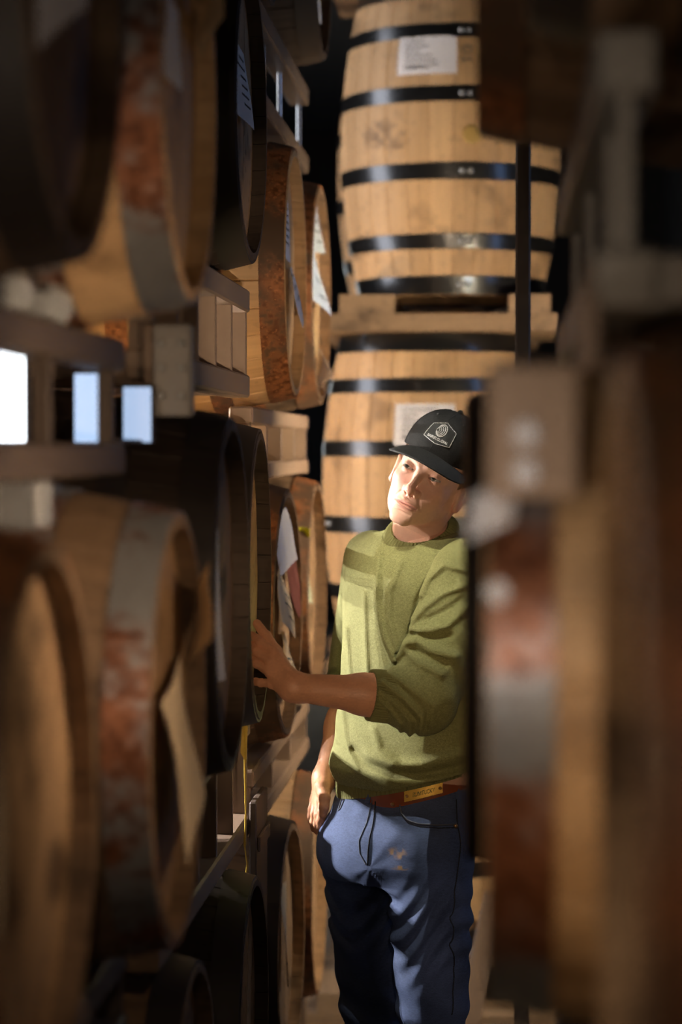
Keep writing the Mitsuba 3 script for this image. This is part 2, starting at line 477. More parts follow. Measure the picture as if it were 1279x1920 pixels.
L0 = barrel('low barrel behind the hanging hand, lit orange on its staves', (-0.45, 6.0, Z(-1.09)), lax(0), 30, 'oak_mid', 'oak_mid', 'hoop_rust', 0)
L1 = barrel('low barrel with greenish hoop and split brown head beside the dark jeans leg', (-0.455, 5.25, Z(-1.09)), lax(1.3), 4, 'oak_mid', 'oak_mid', 'hoop_dark', 2)
# -- middle stack (C, D)
C = barrel('dark hooped barrel that the hand touches', (-0.443, 4.45, Z(-0.236)), lax(-1.3), 66, 'oak_shaded', 'oak_mid', 'hoop_dark', 1)
D = barrel('dark barrel with a narrow bluish note, just before the hand', (-0.4116, 3.70, Z(-0.225)), lax(-0.5), 24, 'oak_shaded', 'oak_old', 'hoop_dark', 0)
U3 = barrel('dark barrel high on the left with grey note, before the rusty hooped one', (-0.455, 4.42, Z(0.61)), lax(0.2), 5, 'oak_shaded', 'oak_mid', 'hoop_dark', 1)
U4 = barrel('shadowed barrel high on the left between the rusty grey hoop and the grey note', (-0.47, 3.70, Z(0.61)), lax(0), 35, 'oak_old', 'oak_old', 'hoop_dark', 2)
L2 = barrel('low dark barrel under the yellow strap with cracked pale head', (-0.455, 4.45, Z(-1.07)), lax(0), 12, 'oak_shaded', 'oak_mid', 'hoop_dark', 2)
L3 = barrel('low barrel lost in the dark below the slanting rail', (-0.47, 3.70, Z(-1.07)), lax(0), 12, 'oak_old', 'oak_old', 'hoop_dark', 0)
# -- near stack (E, F), out of focus
E_ = barrel('blurred barrel with pale grey hoop and crumpled brown paper on its head', (-0.40, 3.0, Z(-0.35)), lax(0), 5, 'oak_old', 'oak_mid', 'hoop_galv', 1)
F_ = barrel('blurred brown barrel head at the lower left edge of the picture', (-0.43, 2.28, Z(-0.36)), lax(0), 44, 'oak_old', 'oak_mid', 'hoop_rust', 0)
G = barrel('blurred barrel at upper left with mottled rusty grey hoop and tan staves', (-0.385, 3.0, Z(0.45)), lax(0), 8, 'oak_new', 'oak_new', 'hoop_galv', 2)
H = barrel('blurred dark barrel in the upper left corner with a greyish paper', (-0.40, 2.28, Z(0.45)), lax(0), 31, 'oak_old', 'oak_old', 'hoop_dark', 1)
L4 = barrel('low blurred barrel at the bottom left, in the dark', (-0.42, 3.0, Z(-1.13)), lax(0), 31, 'oak_old', 'oak_old', 'hoop_dark', 1)
# -- right wall of barrels, out of focus
R1 = barrel('blurred barrel on the right whose dark rim hides the man\'s shoulder', (-0.040, 2.85, Z(-0.210)), RT, 10, 'oak_mid', 'oak_mid', 'hoop_dark', 0)
R2 = barrel('blurred near barrel on the right with two rivets on its tan hoop', (-0.012, 2.13, Z(-0.212)), RT, 30, 'oak_new', 'oak_mid', 'hoop_galv', 1, laps=(0,), hooproll=-66)
R3 = barrel('blurred nearest barrel filling the right edge of the picture', (0.068, 1.42, Z(-0.215)), RT, 50, 'oak_mid', 'oak_old', 'hoop_rust', 2)
RU1 = barrel('blurred dark barrel with rusty hoop at the top, right of the upright barrel', (-0.028, 2.85, Z(0.64)), RT, 0, 'oak_old', 'oak_old', 'hoop_rust', 0)
RU2 = barrel('blurred dark barrel in the upper right corner', (0.02, 2.13, Z(0.64)), RT, 20, 'oak_old', 'oak_old', 'hoop_dark', 1)
# -- upright barrels behind the man
UP = (0, 0, 1)
TB = barrel('upright barrel at the top of the stack, white label and G1 on its staves', (-0.150, 7.19, Z(0.437)), UP, 20, 'oak_new', 'oak_new', 'hoop_black', 0, laps=range(6), hooproll=9, bung=12)
MB = barrel('upright barrel directly behind the cap, second from the top of the stack', (-0.205, 7.17, Z(-0.569)), UP, 57, 'oak_new', 'oak_new', 'hoop_black', 1, laps=(0, 2), hooproll=-66)
BB = barrel('upright barrel behind the jeans, lowest of the stack', (-0.19, 7.17, Z(-1.55)), UP, 33, 'oak_new', 'oak_new', 'hoop_black', 2)
TB2 = barrel('upright barrel behind the stack, only a lit sliver of it in view', (-0.215, 8.0, Z(0.437)), UP, 33, 'oak_new', 'oak_new', 'hoop_black', 2)
MB2 = barrel('upright barrel below the sliver, hidden behind the stack', (-0.215, 8.0, Z(-0.569)), UP, 13, 'oak_new', 'oak_new', 'hoop_black', 2)
# ------------------------------------------------------------------ racks
def rest(z1, bs, xf, xb, s, d=0.05):
    """the height of the rails on which these barrels lie"""
    zs = [z1] if z1 is not None else []
    for b in bs:
        (x, y, z), _ = BARREL_AT[b]
        ts = np.r_[np.linspace(xf, xf + s * d, 5), np.linspace(xb, xb + s * d, 5)]
        t = np.clip((ts - x) * s, 0, LEN)
        zs.append(z - max(prof(t)) - 0.0045)
    return min(zs)


def rack(label, xf, xb, y0, y1, z0, bs, step, m_, th=0.042, saddles=(), feet=(), thin=0.018, sm=None, ups=None, ux=0.038, z1=None, um=None):
    """two-barrel steel rack: front and back frame of a lower and an upper rail with uprights between, joined by cross bars, saddle blocks on top"""
    k = thing('barrel_rack', label, 'rack')
    s = 1 if xb > xf else -1
    z1 = rest(z1, bs, xf, xb, s)
    for x in (xf, xb):
        a, b = sorted((x, x + s * 0.05))
        part(k, 'rail', box(a, b, y0, y1, z0, z0 + th, 0.004), m_)
        part(k, 'rail', box(a, b, y0, y1, z1 - th, z1, 0.004), m_)
        n = max(2, round((y1 - y0) / step) + 1)
        for yy in (ups or np.linspace(y0 + thin / 2, y1 - thin / 2, n)):
            c = (a + b) / 2
            part(k, 'upright', box(c - ux / 2, c + ux / 2, yy - thin / 2, yy + thin / 2, z0 + th - 0.002, z1 - th + 0.002, 0.002), um or m_)
    for yy in (y0 + 0.02, (y0 + y1) / 2, y1 - 0.02):
        a, b = sorted((xf + s * 0.048, xb + s * 0.002))
        part(k, 'cross_bar', box(a, b, yy - 0.02, yy + 0.02, z0 + 0.004, z0 + th - 0.004, 0.003), m_)
    for yy in saddles:
        a, b = sorted((xf, xf + s * 0.06))
        part(k, 'saddle', box(a, b, yy - 0.05, yy + 0.05, z1 - 0.001, z1 + 0.045, 0.012), sm or m_, label='pale saddle block beside a barrel')
    for yy in feet:
        a, b = sorted((xf, xf + s * 0.05))
        part(k, 'foot', box(a, b, yy - 0.045, yy + 0.045, z0 - 0.055, z0 + 0.001, 0.006), sm or m_)
    return k


XF, XB = -0.50, -1.265
rack('tan rack base between rusty hooped barrels and torn noted barrels', XF, XB, 4.86, 6.28, Z(-0.066), [U1, U2], 0.34, 'rack_tan', 0.036)
rack('brown rack base high up, blue lit rods between its slanting rails', XF, XB, 4.86, 6.28, Z(0.712), [T1, T2], 0.45, 'rack_dark', 0.045, thin=0.010, ux=0.010, ups=(4.9, 5.33, 5.72, 6.27), um='rod_steel')
rack('brown rack base with two slanting rails just below the forearm', XF, XB, 4.86, 6.28, Z(-0.79), [A, B], 0.42, 'rack_brown', 0.036)
rack('lowest rack base of the far left stack, down at the floor', XF, XB, 4.86, 6.28, 0.004, [L0, L1], 0.42, 'rack_brown')
rack('tan rack base above the dark barrel touched by the hand, with open bays', XF, XB, 3.50, 4.80, Z(0.100), [U3, U4], 0.25, 'rack_tan', 0.045)
rack('dark rack base at the top left behind the blurred rusty grey hoop', XF, XB, 3.50, 4.80, Z(0.94), [], 0.25, 'rack_brown', 0.045, z1=Z(1.19))
rack('brown rack base with a long slanting rail and yellow strap under dark barrels', XF, XB, 3.50, 4.80, Z(-0.772), [C, D], 0.25, 'rack_brown', 0.042)
rack('lowest rack base of the middle left stack, in the dark', XF, XB, 3.50, 4.80, 0.004, [L2, L3], 0.42, 'rack_dark')
rack('blurred dark rack base at left with bright lamps seen through its bays', XF, XB, 1.84, 3.20, Z(-0.035), [G, H], 0.45, 'rack_dark', 0.040, saddles=(2.03, 2.53, 2.76), feet=(2.02, 2.64), sm='pad_grey', ux=0.02)
rack('blurred dark rack base at the bottom left under near barrels', XF, XB, 1.84, 3.20, Z(-0.80), [E_, F_], 0.35, 'rack_dark')
rack('lowest rack base of the near left stack', XF, XB, 1.84, 3.20, 0.004, [L4], 0.42, 'rack_dark')
rack('blurred grey rack base on the right above the barrel with two rivets', 0.075, 0.80, 1.95, 3.28, Z(0.110), [RU1, RU2], 0.42, 'rack_grey', 0.05, thin=0.03, ux=0.014, ups=(1.97, 2.25, 2.75, 3.26))
rack('dark rack base at lower right under blurred barrels', 0.075, 0.80, 1.05, 3.28, Z(-0.775), [R1, R2, R3], 0.42, 'rack_dark', 0.05)
RL1 = barrel('low barrel at the lower right, below the dark rack base', (0.0, 2.85, Z(-1.11)), RT, 20, 'oak_old', 'oak_old', 'hoop_dark', 1)
RL2 = barrel('nearest low barrel at the lower right, in the dark', (0.0, 2.13, Z(-1.11)), RT, 70, 'oak_old', 'oak_old', 'hoop_dark', 2)
RL3 = barrel('low barrel at the lower right corner, nearest to the viewer', (0.03, 1.42, Z(-1.11)), RT, 70, 'oak_old', 'oak_old', 'hoop_dark', 2)

rack('lowest dark rack base at right, standing on the floor', 0.075, 0.80, 1.05, 3.28, 0.004, [RL1, RL2, RL3], 0.42, 'rack_dark', 0.05)

# pale end bracket of the near rack, with bolts
k = thing('rack_bracket', 'pale steel bracket with bolts, between the glowing lamps and the tan rack', 'bracket')
part(k, 'plate', box(-0.500, -0.445, 3.452, 3.497, Z(0.045), Z(0.178), 0.004), 'rack_pale')
part(k, 'plate', box(-0.515, -0.500, 3.465, 3.497, Z(0.07), Z(0.178), 0.002), 'rack_tan')
for dz in (0.075, 0.115, 0.150):
    for dx in (-0.487, -0.458):
        part(k, 'bolt', box(dx - 0.005, dx + 0.005, 3.445, 3.453, Z(dz) - 0.005, Z(dz) + 0.005, 0.002), 'rivet_steel')

k = thing('rack_bracket', 'blurred tan bracket plate with two round bolts, on the right above the near barrel', 'bracket')
part(k, 'plate', box(-0.010, 0.0600, 1.835, 1.860, Z(-0.038), Z(0.064), 0.004), 'rack_tan')
part(k, 'lip', box(0.060, 0.0745, 1.830, 1.990, Z(0.060), Z(0.118), 0.003), 'rack_brown')
for dz in (0.0103, -0.0186):
    bl = trimesh.creation.cylinder(0.0095, 0.006, sections=16)
    bl.apply_transform(rot([1, 0, 0], 90))
    bl.apply_translation((0.0184, 1.833, Z(dz)))
    part(k, 'bolt', bl, 'paper')

# lamps standing in the gap between the near and the middle stack
def lamp(label, x, w, y, ztop, e, za=0.0012):
    k = thing('lamp', label, 'lamp')
    part(k, 'arm', box(x - 0.008, x + 0.008, 3.165 if za < 0.003 else 3.202, y + 0.002, Z(za), Z(za + 0.006), 0.001), 'rack_dark')
    part(k, 'housing', box(x - w / 2 - 0.003, x + w / 2 + 0.003, y + 0.001, y + 0.020, Z(za), Z(ztop + 0.004), 0.002), 'rack_dark')
    sh = mikit.ply(box(x - w / 2, x + w / 2, y - 0.004, y + 0.001, Z(0.008), Z(ztop), 0.001))
    sh['emitter'] = {'type': 'area', 'radiance': rgb(*e)}
    part(k, 'diffuser', sh, 'paper', label='glowing bluish white panel')


lamp('brightest white lamp at the left edge, glowing behind the dark rack base', -0.672, 0.040, 3.285, 0.138, (3.0, 3.3, 3.6))
lamp('bluish lamp glowing behind the dark rack base, second from the left edge', -0.572, 0.050, 3.36, 0.104, (0.40, 0.64, 1.0))
lamp('dimmest bluish lamp behind the dark rack base, beside the pale bracket', -0.519, 0.040, 3.43, 0.087, (0.34, 0.52, 0.80), 0.0058)

# steel upright beside the upright barrels
k = thing('rack_post', 'dark brown post right of the upright barrels', 'post')
part(k, 'column', box(0.030, 0.062, 5.15, 5.20, 0, 2.62, 0.004), 'rack_dark')
part(k, 'foot_plate', box(0.0, 0.09, 5.12, 5.23, 0, 0.012, 0.002), 'rack_dark')

# dark upright in the gap, widened to keep the lamp light off his leg
k = thing('board', 'dark board standing upright beside the yellow strap, between the racks', 'plank')
part(k, 'face', box(-0.496, -0.481, 4.735, 4.960, 0.0, Z(-0.70), 0.003), 'rack_dark')
part(k, 'batten', box(-0.481, -0.474, 4.745, 4.950, Z(-0.80), Z(-0.77), 0.002), 'rack_dark')

# yellow strap hanging from the middle stack
k = thing('strap', 'thin yellow plastic strap hanging beside the rack, looped at its lower end', 'strap')
xs, ys = -0.490, 4.60
part(k, 'band', tube([(xs, ys, Z(-0.51)), (xs, ys, Z(-0.6)), (xs + .002, ys, Z(-0.70)), (xs, ys, Z(-0.765))], [0.0025, 0.0020, 0.0020, 0.0025], 8), 'yellow_plastic')
part(k, 'end_tab', sheet(lambda u, v: np.stack([xs - 0.008 + 0.011 * u + 0.003 * v, ys + 0 * u, Z(-0.585) + 0.07 * v - 0.02 * u], -1), 3, 5, 0.002), 'yellow_plastic')
part(k, 'loop', tube([(xs, ys, Z(-0.765)), (xs + .004, ys + .004, Z(-0.80)), (xs, ys + .006, Z(-0.835)), (xs - .014, ys + .004, Z(-0.84)), (xs - .025, ys, Z(-0.81))], 0.0015, 8), 'yellow_plastic')

# pallets between the upright barrels
def pallet(label, x0, x1, y0, y1, z0, z1):
    k = thing('pallet', label, 'pallet')
    t = (z1 - z0) * 0.48
    n = 6
    for i in range(n):
        a = y0 + (y1 - y0) * i / n
        part(k, 'board', PLANKS[i % 3], 'plank', trans(x0, a + 0.006, z0) @ np.diag([x1 - x0, (y1 - y0) / n - 0.02, t, 1]))
    for xx, w in ((x0 + 0.04, 0.155), (x1 - 0.14, 0.12)):
        part(k, 'stringer', PLANKS[3], 'plank', trans(xx, y0 + 0.01, z0 + t) @ np.diag([w, y1 - y0 - 0.02, z1 - z0 - t, 1]))
    return k


def plank_ply(i, along):
    m = trimesh.creation.box((1, 1, 1))
    m.apply_translation((0.5, 0.5, 0.5))
    v = m.vertices
    return mikit.ply(m, uv=np.c_[v[:, along] * 0.9 + i, (v[:, 1 - along] + v[:, 2]) * 0.1 + i])


PLANKS = [plank_ply(i, 0) for i in range(3)] + [plank_ply(4, 1)]
pallet('wooden pallet under the upright barrel with the white label', -0.50, 0.16, 6.86, 7.56, Z(0.332), Z(0.436))
pallet('wooden pallet behind the waist, under the second upright barrel', -0.50, 0.16, 6.86, 7.56, Z(-0.649), Z(-0.570))
pallet('wooden pallet on the floor under the lowest upright barrel', -0.56, 0.20, 6.80, 7.60, 0.0, 0.11)
pallet('wooden pallet on top of the uppermost upright barrel', -0.50, 0.16, 6.86, 7.56, Z(1.340), Z(1.43))
pallet('hidden wooden pallet under the sliver of barrel', -0.55, 0.12, 7.66, 8.36, Z(0.332), Z(0.436))
pallet('hidden wooden pallet at waist height behind the stack', -0.55, 0.12, 7.66, 8.36, Z(-0.649), Z(-0.570))
BB2 = barrel('upright barrel at the bottom behind the stack', (-0.215, 8.0, Z(-1.55)), UP, 13, 'oak_new', 'oak_new', 'hoop_black', 2)
pallet('wooden pallet on the floor behind the stack', -0.55, 0.12, 7.62, 8.40, 0.0, 0.11)

# ------------------------------------------------------------------ papers, tags and marks
note(U1, 0.26, 0.14, 0.03, 0.035, 6, 0.010, (0.0, 0.0, 0.03, 0.012), lines=3, seed=1, label='torn bluish white paper')
note(U1, 0.20, 0.12, 0.0, 0.165, -3, 0.004, (0, 0, 0.02, 0.0), lines=4, seed=2)
note(U1, 0.10, 0.10, 0.12, -0.075, 0, 0.004, lines=3, seed=3)
note(U1, 0.12, 0.075, -0.08, -0.180, 12, 0.012, (0.0, 0.015, 0.0, 0.040), lines=0, seed=4, label='white curl of paper hanging over the rim')
note(U2, 0.20, 0.15, 0.10, 0.10, 2, 0.003, (0, 0, 0.010, 0.004), lines=7, seed=5, label='white note with writing')
note(U2, 0.22, 0.11, -0.01, -0.050, -10, 0.006, (0, 0.02, 0.022, 0.04), lines=4, seed=6, label='tilted bluish note, peeling')
note(U3, 0.24, 0.14, 0.06, 0.05, 0, 0.004, (0, 0, 0.016, 0.01), lines=6, seed=7, label='grey note with writing')
note(T1, 0.16, 0.20, 0.04, -0.08, 0, 0.004, (0, 0, 0.01, 0), lines=0, seed=8, label='bluish strip of paper')
note(T2, 0.14, 0.14, 0.0, -0.15, 10, 0.005, lines=2, seed=18)
note(D, 0.15, 0.23, 0.11, -0.01, 3, 0.004, (0, 0, 0.012, 0.01), lines=0, seed=9, label='narrow bluish white paper')
note(C, 0.05, 0.06, 0.0, 0.13, 8, 0.003, lines=0, seed=10)
note(B, 0.16, 0.12, -0.02, 0.155, -12, 0.008, (0, 0, 0.03, 0.0), lines=0, seed=11, label='torn white paper')
note(B, 0.22, 0.13, 0.05, 0.030, 14, 0.010, (0.0, 0.015, 0.03, 0.02), mat_='paper_warm', lines=4, seed=12, label='curled tan paper')
note(B, 0.08, 0.12, -0.13, 0.05, -18, 0.008, (0.02, 0.0, 0.02, 0.03), mat_='paper_red', lines=0, seed=13, label='dark red strip of paper')
note(B, 0.16, 0.13, -0.04, -0.11, 6, 0.010, (0, 0, 0.03, 0.035), mat_='paper_warm', lines=3, seed=14, label='folded paper by the hand')
note(A, 0.16, 0.12, 0.13, 0.035, 2, 0.004, (0, 0, 0.012, 0), mat_='paper_warm', lines=0, seed=15)
note(L1, 0.10, 0.22, 0.02, 0.03, 4, 0.006, (0, 0, 0.01, 0.02), mat_='paper_warm', lines=0, seed=16)
note(E_, 0.20, 0.10, -0.12, 0.13, 16, 0.012, (0.0, 0.055, 0.0, 0.05), mat_='paper_warm', lines=0, seed=17, label='crumpled tan paper')
note(E_, 0.30, 0.20, 0.0, -0.03, -8, 0.014, (0, 0.01, 0.02, 0.05), mat_='paper_warm', lines=0, seed=27, label='crumpled tan paper')
note(E_, 0.09, 0.13, 0.17, 0.085, 4, 0.006, mat_='paper_olive', lines=0, seed=28, label='yellowish green strip')
note(F_, 0.10, 0.22, 0.18, 0.03, 4, 0.006, mat_='paper_warm', lines=0, seed=19)
note(G, 0.14, 0.10, 0.02, 0.05, 0, 0.004, lines=0, seed=20)
note(G, 0.09, 0.05, -0.17, 0.11, 25, 0.010, (0, 0.03, 0.0, 0.05), mat_='paper_warm', lines=0, seed=21, label='tan scrap curling off the rim')
note(H, 0.28, 0.22, 0.0, 0.06, -18, 0.006, lines=0, seed=22, label='greyish paper')
part(R2, 'paper_tag', mikit.ply(sheet(lambda u, v: np.stack([-0.027 + 0.036 * u + 0.004 * v, 1.898 - 0.010 * np.sin(u * 3) + 0.010 * (1 - u), Z(-0.074) + 0.036 * v + 0.016 * u], -1), 8, 6), smooth=60), 'paper', label='white scrap of paper over the rim')
_dk = trimesh.creation.cylinder(0.0095, 0.003, sections=24)
_dk.apply_transform(rot([1, 0, 0], 78))
_dk.apply_translation((-0.003, 1.872, Z(-0.112)))
part(R2, 'paper_tag', _dk, 'paper', label='small round white tag')
note(TB, 0.172, 0.110, side=(-11.5, 0.677), bulge=0.0025, lines=6, seed=25, label='white label with printed lines and bar code', name='label')
note(MB, 0.172, 0.120, side=(-2.0, 0.635), bulge=0.0025, lines=6, seed=26, label='white label with printed lines', name='label')
note(BB, 0.045, 0.028, side=(20.0, 0.11), bulge=0.001, lines=0, seed=29, name='label')
flat('paper_red', (0.16, 0.030, 0.020), 0.7)
flat('paper_olive', (0.42, 0.38, 0.12), 0.7)
# stencilled G1, turned on its side
tm = meshkit.text_mesh('G1', 0.028, 0.0006, bold=True)
tv = tm.vertices
an = math.radians(9.7) + (tv[:, 1] - 0.014) / 0.31
tt = 0.708 - tv[:, 0] * 1.05
rr = prof(tt) + 0.0006 + tv[:, 2]
part(TB, 'stencil', mikit.ply((np.stack([tt, -rr * np.sin(an), rr * np.cos(an)], -1), tm.faces)), 'ink', BARREL_M[TB], label='stencilled G1')
# neon tag on the hoop of barrel A
k = part(A, 'tag', sheet(lambda u, v: np.stack([-0.492 + 0.034 * u, 5.765 + 0.010 * np.sin(u * 3), Z(-0.188) - 0.022 * v - 0.004 * u], -1), 8, 4, 0.002), 'neon_plastic', label='neon yellow tag')
# pale hose loop at the lower right
k = thing('hose', 'pale blurred loop of hose at the bottom right, under the near barrels', 'hose')
for i, r_ in enumerate((0.048, 0.029)):
    a = np.linspace(0, 2 * np.pi, 40, endpoint=False)
    part(k, 'coil', mikit.ply(tube(np.c_[0.012 + r_ * np.cos(a), np.full(40, 2.12 + 0.012 * i), Z(-0.565) + r_ * np.sin(a)], 0.0105, 10, closed=True), smooth=True), 'hose_pale')
part(k, 'hook', mikit.ply(tube([(0.012, 2.13, Z(-0.517)), (0.045, 2.13, Z(-0.53)), (0.0700, 2.13, Z(-0.545))], 0.004, 8), smooth=True), 'rack_dark')
flat('hose_pale', (0.50, 0.47, 0.40), 0.5)
# grey board leaning low behind the man, right of his leg
k = thing('board', 'grey board leaning at the foot of the upright barrels, right of the jeans', 'board')
bm_ = box(-0.035, 0.035, -0.009, 0.009, 0, 0.42, 0.003)
bm_.apply_transform(rot([0, 1, 0], 14) @ rot([1, 0, 0], -12))
bm_.apply_translation((-0.105, 6.70, 0.006))
part(k, 'plank', bm_, 'rack_brown')

# ------------------------------------------------------------------ the man: one skin surface from a distance field, clothes over it
def v3(*a):
    return np.array(a, float)


def sd_cap(p, a, b, ra, rb=None):
    rb = ra if rb is None else rb
    a, b = np.asarray(a, float), np.asarray(b, float)
    ab = b - a
    t = np.clip(((p - a) @ ab) / (ab @ ab), 0, 1)
    return np.linalg.norm(p - a - t[..., None] * ab, axis=-1) - (ra + (rb - ra) * t)


def sd_ell(p, c, r, R=None):
    q = p - np.asarray(c, float)
    if R is not None:
        q = q @ R
    r = np.asarray(r, float)
    k0 = np.linalg.norm(q / r, axis=-1)
    k1 = np.linalg.norm(q / (r * r), axis=-1)
    return k0 * (k0 - 1) / np.maximum(k1, 1e-9)


def smin(a, b, k):
    h = np.clip(0.5 + 0.5 * (b - a) / k, 0, 1)
    return b + (a - b) * h - k * h * (1 - h)


def smax(a, b, k):
    return -smin(-a, -b, k)


def chain(p, pts, rs, k=0.006):
    d = None
    for i in range(len(pts) - 1):
        e = sd_cap(p, pts[i], pts[i + 1], rs[i], rs[i + 1])
        d = e if d is None else np.minimum(d, e)
    return d


def loft(p, rings):
    """rings: rows of (z, x, y, a, b, yaw degrees) from low to high; an upright stack of ellipses"""
    r = np.asarray(rings, float)
    z = np.clip(p[..., 2], r[0, 0], r[-1, 0])
    from scipy.interpolate import PchipInterpolator
    cx, cy, a, b, yw = (PchipInterpolator(r[:, 0], r[:, i])(z) for i in range(1, 6))
    yw = np.radians(yw)
    x, y = p[..., 0] - cx, p[..., 1] - cy
    lx = x * np.cos(yw) - y * np.sin(yw)          # towards his left
    ly = -x * np.sin(yw) - y * np.cos(yw)         # forwards
    k0 = np.sqrt((lx / a) ** 2 + (ly / b) ** 2)
    k1 = np.sqrt((lx / a**2) ** 2 + (ly / b**2) ** 2)
    d = k0 * (k0 - 1) / np.maximum(k1, 1e-6)
    d = np.where(k0 < 0.05, -np.minimum(a, b), d)
    return np.maximum(d, np.maximum(r[0, 0] - p[..., 2], p[..., 2] - r[-1, 0]))


def surface(fn, lo, hi, h):
    """the zero surface of fn by marching tetrahedra: closed and manifold"""
    lo, hi = np.asarray(lo, float), np.asarray(hi, float)
    n = np.ceil((hi - lo) / h).astype(int) + 1
    ax = [lo[i] + h * np.arange(n[i]) for i in range(3)]
    # coarse pass: only blocks near the surface are filled in finely
    B = 6
    val = np.full(n, 1.0)
    nb = (n + B - 1) // B
    cb = np.stack(np.meshgrid(*[lo[i] + h * (np.arange(nb[i]) * B + (B - 1) / 2) for i in range(3)], indexing='ij'), -1)
    dc = fn(cb.reshape(-1, 3)).reshape(nb)
    near = np.abs(dc) < h * B * 1.9 + 0.006
    val[...] = np.repeat(np.repeat(np.repeat(np.sign(dc), B, 0), B, 1), B, 2)[:n[0], :n[1], :n[2]]
    ids = np.argwhere(near)
    off = np.stack(np.meshgrid(*[np.arange(B)] * 3, indexing='ij'), -1).reshape(-1, 3)
    for s in range(0, len(ids), 4000):
        ii = (ids[s:s + 4000, None] * B + off[None]).reshape(-1, 3)
        ii = ii[(ii < n).all(1)]
        val[ii[:, 0], ii[:, 1], ii[:, 2]] = fn(lo + h * ii)
    val[np.abs(val) < 1e-9] = 1e-9
    for i in range(3):                            # closed at the borders
        sl = [slice(None)] * 3
        for e in (0, -1):
            sl[i] = e
            val[tuple(sl)] = np.maximum(val[tuple(sl)], 1e-4)
    neg = val < 0
    c = neg[:-1, :-1, :-1].astype(np.int8)
    s8 = sum(neg[dx:n[0] - 1 + dx, dy:n[1] - 1 + dy, dz:n[2] - 1 + dz].astype(np.int8) for dx in (0, 1) for dy in (0, 1) for dz in (0, 1))
    cells = np.argwhere((s8 > 0) & (s8 < 8))
    stride = np.array([n[1] * n[2], n[2], 1])
    base = cells @ stride
    fl = val.ravel()
    import itertools
    tris = []
    for perm in itertools.permutations(range(3)):
        o1 = stride[perm[0]]
        o2 = o1 + stride[perm[1]]
        o3 = stride.sum()
        t = np.stack([base, base + o1, base + o2, base + o3], 1)
        sg_ = fl[t] < 0
        cnt = sg_.sum(1)
        for m in (1, 3):
            sel = cnt == m
            tt, ss = t[sel], sg_[sel] if m == 1 else ~sg_[sel]
            lone = np.argmax(ss, 1)
            a = tt[np.arange(len(tt)), lone]
            oth = np.stack([tt[np.arange(len(tt)), (lone + q) % 4] for q in (1, 2, 3)], 1)
            tris.append(np.stack([np.stack([a, oth[:, q]], 1) for q in range(3)], 1))
        sel = cnt == 2
        tt, ss = t[sel], sg_[sel]
        order = np.argsort(~ss, axis=1, kind='stable')
        q = np.take_along_axis(tt, order, 1)
        e = lambda i, j: np.stack([q[:, i], q[:, j]], 1)
        tris.append(np.stack([e(0, 2), e(0, 3), e(1, 3)], 1))
        tris.append(np.stack([e(0, 2), e(1, 3), e(1, 2)], 1))
    tr = np.concatenate(tris)
    tr = np.sort(tr, axis=2)
    key = tr[..., 0].astype(np.int64) * int(np.prod(n)) + tr[..., 1]
    uq, inv = np.unique(key, return_inverse=True)
    i0, i1 = uq // int(np.prod(n)), uq % int(np.prod(n))
    p0 = np.stack(np.unravel_index(i0, n), 1) * h + lo
    p1 = np.stack(np.unravel_index(i1, n), 1) * h + lo
    w = fl[i0] / (fl[i0] - fl[i1])
    w = np.clip(w, 0.02, 0.98)
    vv = p0 + (p1 - p0) * w[:, None]
    ff = inv.reshape(-1, 3)
    g = np.where((fl[i0] < 0)[:, None], p1 - p0, p0 - p1)
    nn = np.cross(vv[ff[:, 1]] - vv[ff[:, 0]], vv[ff[:, 2]] - vv[ff[:, 0]])
    flip = (nn * (g[ff[:, 0]] + g[ff[:, 1]] + g[ff[:, 2]])).sum(1) < 0
    ff[flip] = ff[flip][:, ::-1]
    return trimesh.Trimesh(vv, ff, process=False)


def relax(m, n=6):
    trimesh.smoothing.filter_taubin(m, lamb=0.5, nu=0.53, iterations=n)
    return m


def onto(fn, p, lift=0.0, it=6):
    """moves points onto the zero surface of fn (along its gradient), lifted by so many metres"""
    p = np.array(p, float)
    e = 0.002
    for _ in range(it):
        g = np.stack([fn(p + e * np.eye(3)[i]) - fn(p - e * np.eye(3)[i]) for i in range(3)], -1)
        g /= np.linalg.norm(g, axis=-1, keepdims=True) + 1e-9
        p -= 0.8 * (fn(p) - lift)[..., None] * g
    return p


# joints, in metres
NECK0 = v3(-0.1558, 4.8000, 1.4777)
SHL, ELL, WRL = v3(-0.0569, 4.6000, 1.4102), v3(-0.1451, 4.4400, 1.1954), v3(-0.3754, 4.3600, 1.2259)
SHR, ELR, WRR = v3(-0.2596, 4.9000, 1.4328), v3(-0.2984, 4.9700, 1.1685), v3(-0.3537, 4.8400, 0.9954)
HIPL, KNL, ANL = v3(-0.1384, 4.6800, 0.8748), v3(-0.1276, 4.6600, 0.4564), v3(-0.1193, 4.7400, 0.0852)
HIPR, KNR, ANR = v3(-0.2735, 4.8400, 0.8480), v3(-0.2426, 4.8200, 0.4151), v3(-0.2382, 4.9500, 0.0537)

# the head in its own frame: x to his left, y up, z forwards, origin between the eyes
_r, _y = math.radians(-26.1), math.radians(-14.5)
_Rz = np.array([[math.cos(_r), -math.sin(_r), 0], [math.sin(_r), math.cos(_r), 0], [0, 0, 1]])
_Ry = np.array([[math.cos(_y), 0, math.sin(_y)], [0, 1, 0], [-math.sin(_y), 0, math.cos(_y)]])
_M = np.array([[1, 0, 0], [0, 0, -1], [0, 1, 0]])        # picture-like axes to the world's
HR = _M @ _Rz @ _Ry
HS = 0.94
H0 = v3(-0.1529, 4.6800, 1.6114)


def to_head(p):
    return (p - H0) @ HR / HS


def from_head(q):
    return np.asarray(q, float) @ HR.T * HS + H0


NB = to_head(NECK0)


def sym(p):
    return np.stack([np.abs(p[..., 0]), p[..., 1], p[..., 2]], -1)


